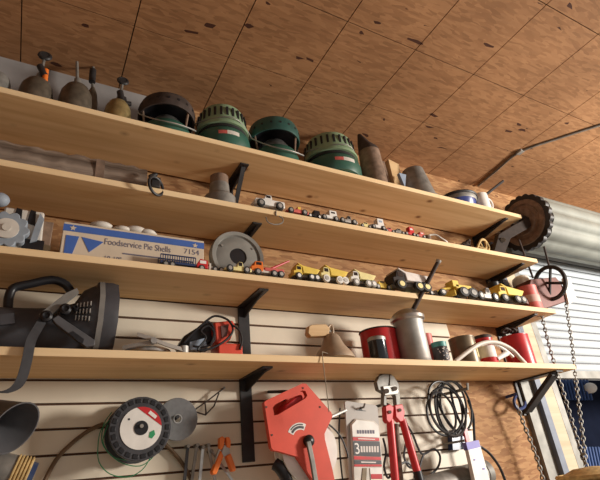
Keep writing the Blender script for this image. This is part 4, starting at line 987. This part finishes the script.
m = MB(O); q = [at(275, 464, Yr+.05), at(280, 468, Yr+.04), at(286, 478, Yr+.04), at(287, 490, Yr+.05)]
m.tube(q, .022, 10); m.build('cord_guide', M['black'], o)
cr = MB(O).lathe([(.020, 0), (.020, .012), (.012, .02), (.001, .022)], at(308, 441, Yr-.011), (0, -1, 0), 20).build('crank_hub', M['black'], o)
MB(O).strip([at(308, 441, Yr-.028), at(312, 460, Yr-.03), at(317, 490, Yr-.03)], (1, 0, .2), .019, .010, sub=1).build('crank_arm', M['dullmetal'], o, bevel=.003)
# arched label
ctr = at(302, 438, Yr-.0125)-O; R1 = 15.5*mpp(at(300, 430, Yr)); R0 = 9.0*mpp(at(300, 430, Yr))
def arcband(r0, r1, a0, a1, y, mat, nm):
    vs = []; n = 10
    for i in range(n+1):
        a = math.radians(a0+(a1-a0)*i/n); vs += [(ctr.x-.004+r0*math.cos(a), y, ctr.z-.004+r0*math.sin(a)), (ctr.x-.004+r1*math.cos(a), y, ctr.z-.004+r1*math.sin(a))]
    MB().faces(vs, [(2*i, 2*i+2, 2*i+3, 2*i+1) for i in range(n)]).build(nm, M[mat], o)
arcband(R0, R1, 62, 152, -.0118, 'white', 'decal'); arcband(R0+.004, R1-.011, 68, 146, -.0124, 'char', 'decal_print'); arcband(R1-.008, R1-.004, 75, 140, -.0124, 'char', 'decal_print')
m = MB(O)
for q in ((266.5, 407), (303, 388), (320, 407), (272, 435)): m.cyl(at(*q, Yr-.0135), at(*q, Yr-.01), .0035, n=8)
m.build('screws', M['dullmetal'], o)
q = at(290, 396, Yr); MB(O).tube([(q.x, WY, q.z+.05), (q.x, Yr+.02, q.z+.02), (q.x, Yr+.05, q.z-.004), (q.x, Yr+.09, q.z)], .006, 8, sub=1).build('hook', M['black_iron'], o)
m = MB(O); m.tube([at(x, y, Yr+.01) for x, y in ((322, 420), (332, 427), (341, 437), (347, 452), (348, 458))], .0035, 7); m.tube([at(x, y, -.05) for x, y in ((340, 408), (339, 430), (340, 455), (343, 484))], .0035, 7); m.build('cord', M['black'], o)
m = MB(O); m.cyl(at(322, 421, Yr), at(346, 410, -.16), .006, n=8); m.build('peg_arm', M['galv'], o)

# blister card
Yp = -.15; o = thing('blade_pack', at(362, 440, Yp), 'grey hanging card with white, red and black saw blade label', 'package'); O = o.location
MB(O).px([(345, 402), (347, 401), (375, 405), (377.5, 407), (384.5, 488), (350.5, 488)], Yp, .008).build('card', M['card'], o)
MB(O).px([(351, 424), (356, 418.5), (374, 420.5), (379, 425), (383, 466), (381, 486), (354, 486)], Yp-.010, .012).build('blister', M['offwhite'], o, bevel=.004)
def pk(poly, mat, nm, e=.0125): return MB(O).px(poly, Yp-e, .004).build(nm, M[mat], o)
pk([(352, 425), (356.5, 420), (373.5, 422), (378, 426), (379.3, 437.5), (352.8, 436.5)], 'white', 'white_panel')
pk([(352.8, 437), (379.3, 438), (379.6, 441), (353, 440.5)], 'red', 'red_stripe')
pk([(353, 441), (379.8, 441.5), (381, 456.5), (354, 455.5)], 'char', 'dark_panel')
pk([(354, 456), (381, 457), (381.4, 460), (354.2, 459.5)], 'red', 'red_stripe')
pk([(354.2, 460), (381.4, 460.5), (381.8, 464), (354.4, 464)], 'char', 'dark_panel')
pk([(354.4, 464.4), (381.8, 464.4), (382, 466.5), (354.5, 466.5)], 'red', 'red_stripe')
pk([(370, 468), (382, 468), (382.4, 482), (371, 482)], 'white', 'insert_panel'); pk([(371, 474), (382, 474), (382.3, 479), (371.4, 479)], 'red', 'insert_stripe', .0135)
pk([(363, 468), (367, 468), (366, 486), (361, 486)], 'tan', 'blade_edge')
q = at(355, 454, Yp-.0125)-O; text('3', (q.x, q.y, q.z), .055, M['white'], o)
for y0 in (446.2,):
    for k in range(7): pk([(360.5+2.7*k, y0), (362.4+2.7*k, y0), (362.7+2.7*k, y0+6), (360.8+2.7*k, y0+6)], 'label', 'print_mark', .0135)
for k in range(7): pk([(357+2.6*k, 430), (358.8+2.6*k, 430.1), (359+2.6*k, 433.6), (357.2+2.6*k, 433.5)], 'ink', 'print_mark', .0135)
pk([(358, 438.1), (375, 438.9), (375, 439.9), (358, 439.2)], 'label', 'print_line', .0135); pk([(361, 461.4), (376, 461.8), (376.1, 463.1), (361.2, 462.8)], 'label', 'print_line', .0135)
m = MB(O); m.px([(359.5, 410), (361, 406.5), (362.5, 410.3)], Yp-.002, .004); m.px([(356, 409.5), (366, 410.8), (366, 411.3), (356, 410.2)], Yp-.001, .002); m.build('hang_hole', M['black'], o)
q = at(361, 408, Yp); MB(O).tube([(q.x, WY, q.z), (q.x, Yp-.02, q.z), (q.x, Yp-.03, q.z+.012)], .004, 8, sub=1).build('peg', M['dullmetal'], o)

# bolt cutters
Yb = -.14; o = thing('bolt_cutters', at(392, 400, Yb), 'bolt cutters with grey jaws and long red handles', 'bolt cutters'); O = o.location
MB(O).px([(376.5, 382), (379, 376), (384, 373), (389.5, 374), (388.5, 386), (386.5, 392), (387, 406), (383.5, 405), (384, 393), (378.5, 390)], Yb, .024).build('jaw', M['dullmetal'], o, bevel=.003)
MB(O).px([(390, 374), (394, 376), (399, 384), (400.5, 398), (400, 405.5), (396.5, 406), (395.5, 396), (390.5, 390), (389.5, 385)], Yb, .024).build('jaw', M['dullmetal'], o, bevel=.003)
MB(O).px([(383, 386), (396, 385), (399, 391), (398, 394), (385, 395.5)], Yb-.008, .012).build('side_link', M['galv'], o, bevel=.002)
for q in ((387, 391), (395, 388.5)): MB(O).cyl(at(*q, Yb-.018), at(*q, Yb+.028), .010, n=12).build('bolt', M['galv'], o)
for q in ([(385.5, 406), (390, 404), (394, 407), (393, 420), (389, 423), (386.5, 420)], [(395, 405), (402.5, 404), (405, 412), (404, 421), (400.5, 422), (396, 417)]): MB(O).px(q, Yb-.004, .03).build('link_block', M['toolred'], o, bevel=.003)
for q in ((390, 412), (400, 410)): MB(O).cyl(at(*q, Yb-.012), at(*q, Yb), .007, n=10).build('bolt', M['galv'], o)
MB(O).cyl(at(390, 420, Yb+.012), at(396, 490, Yb+.012), .0165, .0165, 14).build('handle', M['toolred'], o)
MB(O).cyl(at(402, 419, Yb+.012), at(417.5, 473, Yb+.012), .0165, .0165, 14).build('handle', M['toolred'], o)
MB(O).cyl(at(417, 471, Yb+.012), at(422, 490, Yb+.012), .019, .019, 14).build('grip', M['black'], o)
q = at(388, 398, Yb); MB(O).tube([(q.x, WY, q.z-.02), (q.x, Yb+.02, q.z-.02), (q.x, Yb+.0, q.z-.03)], .006, 8, sub=1).build('peg', M['black_iron'], o)
# dark cables behind the cutters
o = thing('thin_cable', at(405, 440, -.06), 'thin dark cable in loops hanging behind the bolt cutters', 'cable'); O = o.location
for P in ([(383, 438), (386, 452), (384, 466), (388, 478), (394, 470), (405, 462), (412, 466)], [(406, 424), (412, 433), (419, 450), (424, 454), (434, 449), (440, 456), (438, 467), (428, 476), (419, 474), (421, 462), (424, 454)], [(404, 425), (406, 440), (404, 456), (408, 466), (414, 470), (414, 486)], [(385, 455), (395, 458), (402, 464)]):
    MB(O).tube([at(x, y, -.06) for x, y in P], .0048, 7).build('cable', M['char'], o)
q = at(406, 424, -.06); MB(O).cyl((q.x, WY, q.z), (q.x, -.068, q.z), .006).build('peg', M['dullmetal'], o)
o = thing('wooden_stick', at(398, 424, -.075), 'greyish wooden stick hanging between the bolt cutter handles', 'stick'); O = o.location
MB(O).cyl(at(396, 424, -.075), at(401, 490, -.075), .011, .013, 10).build('stick', M['old_wood'], o); q = at(396.5, 430, -.07); MB(O).cyl((q.x, WY, q.z), (q.x, -.08, q.z), .004).build('nail', M['dullmetal'], o)
# black cable coil
o = thing('cable_coil', at(450, 408, -.14), 'coiled black cable hanging under the lowest shelf right of the bolt cutters', 'cable'); O = o.location
m = MB(O)
for k, (px, py, ra, rb, Yk) in enumerate(((447, 408, 25, 27.5, -.17), (443, 412, 21, 20, -.19), (449, 409, 23, 26, -.13), (452, 407, 22, 25, -.10), (445, 411, 23, 23, -.15), (456, 406, 18, 25, -.08))):
    c = at(px, py, Yk); s = mpp(c)
    m.tube([c + Vector((ra*s*.92*math.cos(t_) + .05*rb*s*math.sin(t_), .018*math.sin(t_+k), rb*s*math.sin(t_)*.98)) for t_ in [2*PI*i/16 for i in range(16)]], .0052, 8, True, sub=3)
m.build('coil', M['black'], o)
m = MB(O)
m.tube([at(x, y, -.09) for x, y in ((468, 400), (473, 415), (474, 432), (475, 445), (478, 462))], .006, 8); m.tube([at(x, y, -.10) for x, y in ((435, 392), (442, 412), (455, 430), (466, 436))], .006, 8)
m.tube([at(x, y, -.12) for x, y in ((450, 388), (455, 410), (466, 438), (470, 470), (474, 488))], .006, 8)
m.build('tail', M['black'], o)
q = at(452, 392, -.1); MB(O).tube([(q.x, WY, q.z), (q.x, -.20, q.z-.004), (q.x, -.205, q.z+.02)], .007, 8, sub=1).build('hook', M['dullmetal'], o)
m = MB(O); m.px([(452, 434), (465, 433), (466, 449), (453, 450)], -.05, .03); m.build('plug_block', M['navy'], o)
# white package
Yw = -.17; o = thing('white_pack', at(478, 460, Yw), 'narrow white package with a violet top hanging below the cable coil', 'package'); O = o.location
MB(O).px([(466.5, 443), (479, 440.5), (493, 490), (477, 490)], Yw, .02).build('carton', M['white'], o, bevel=.002)
MB(O).px([(466, 442.5), (478.5, 440), (480.5, 447), (468, 450)], Yw-.002, .024).build('violet_top', M['purple'], o)
m = MB(O); m.px([(474, 459), (475.5, 459), (475.5, 460.5), (474, 460.5)], Yw-.002, .003); m.px([(483, 468), (485, 468), (485, 469.5), (483, 469.5)], Yw-.002, .003); m.build('print_mark', M['purple'], o)
m = MB(O); m.px([(464, 430), (467, 428), (470, 440), (467, 443)], Yw, .01); m.build('hanger_tab', M['red'], o)
q = at(468, 440, Yw); MB(O).cyl((q.x, -.0, q.z), (q.x, Yw+.02, q.z), .005).build('peg', M['dullmetal'], o)
# grey duct at the bottom right
Yg = -.075; o = thing('grey_duct', at(462, 470, Yg), 'fat grey pipe leaning behind the white package at the bottom', 'pipe'); O = o.location
a = at(415, 493, Yg); b = at(484, 473, Yg); MB(O).cyl(a, b, .052, n=24).build('pipe', M['dullmetal'], o)
d = (b-a).normalized(); MB(O).cyl(b-d*.02, b+d*.012, .055, n=24).build('end_collar', M['reelgalv'], o)
# cord to the right of the pack
P = [at(x, y, -.045) for x, y in ((481, 447), (490, 454), (500, 468), (507, 486))]; m = MB(P[0]); m.tube(P, .0065, 8); m.cyl((P[0].x, .004, P[0].z), P[0]+Vector((0, -.004, 0)), .005)
tag(m.build('loose_cord', M['black']), 'black cord hanging right of the white package against the particle board', 'cord')
# blue hook and chain at the jamb
q = at(517, 402, -.05); o = thing('blue_hook', q, 'blue hook at the foot of the lowest shelf strut', 'hook'); O = o.location
MB(O).tube([at(516, 395, -.06), at(514, 402, -.075), at(518, 409, -.08), at(524, 407, -.075), at(525, 402, -.07)], .008, 8).build('hook', M['darkblue'], o)
MB(O).cyl((q.x-.01, .0, at(516, 395, -.06).z), at(516, 394, -.062), .008).build('stem', M['darkblue'], o)
chain('jamb_chain', [at(518, 408, -.08), at(524, 425, -.075), at(531, 442, -.075), at(538, 462, -.075), at(545, 488, -.075)], 'rusty grey chain hanging from the blue hook on the door jamb', r=.0036, step=.022)
# straw basket, bottom right corner
Yk = -.35; c = at(594, 474, Yk); s = mpp(c)
o = thing('straw_basket', (c.x, Yk, c.z-.19), 'round straw basket at the bottom right corner', 'basket'); 
MB().lathe([(.10, 0), (.13, .08), (.145, .17), (.15, .18), (.143, .187), (.125, .195), (.08, .215), (.001, .222)], n=36).build('basket_body', M['straw'], o)
m = MB()
for k in range(4): m.torus((0, 0, .12+.022*k), .139+.004*k, .010, (0, 0, 1), 40, 7)
m.build('woven_rim', M['straw'], o)
st = thing('stool', (c.x, Yk, 0), 'tall plain wooden stool under the straw basket', 'stool')
MB().cyl((0, 0, c.z-.22), (0, 0, c.z-.19), .15, n=28).build('seat', M['pine_plain'], st)
for sx_ in (-1, 1):
    for sy_ in (-1, 1): MB().cyl((sx_*.14, sy_*.14, 0), (sx_*.09, sy_*.09, c.z-.22), .018, n=10).build('leg', M['pine_plain'], st)
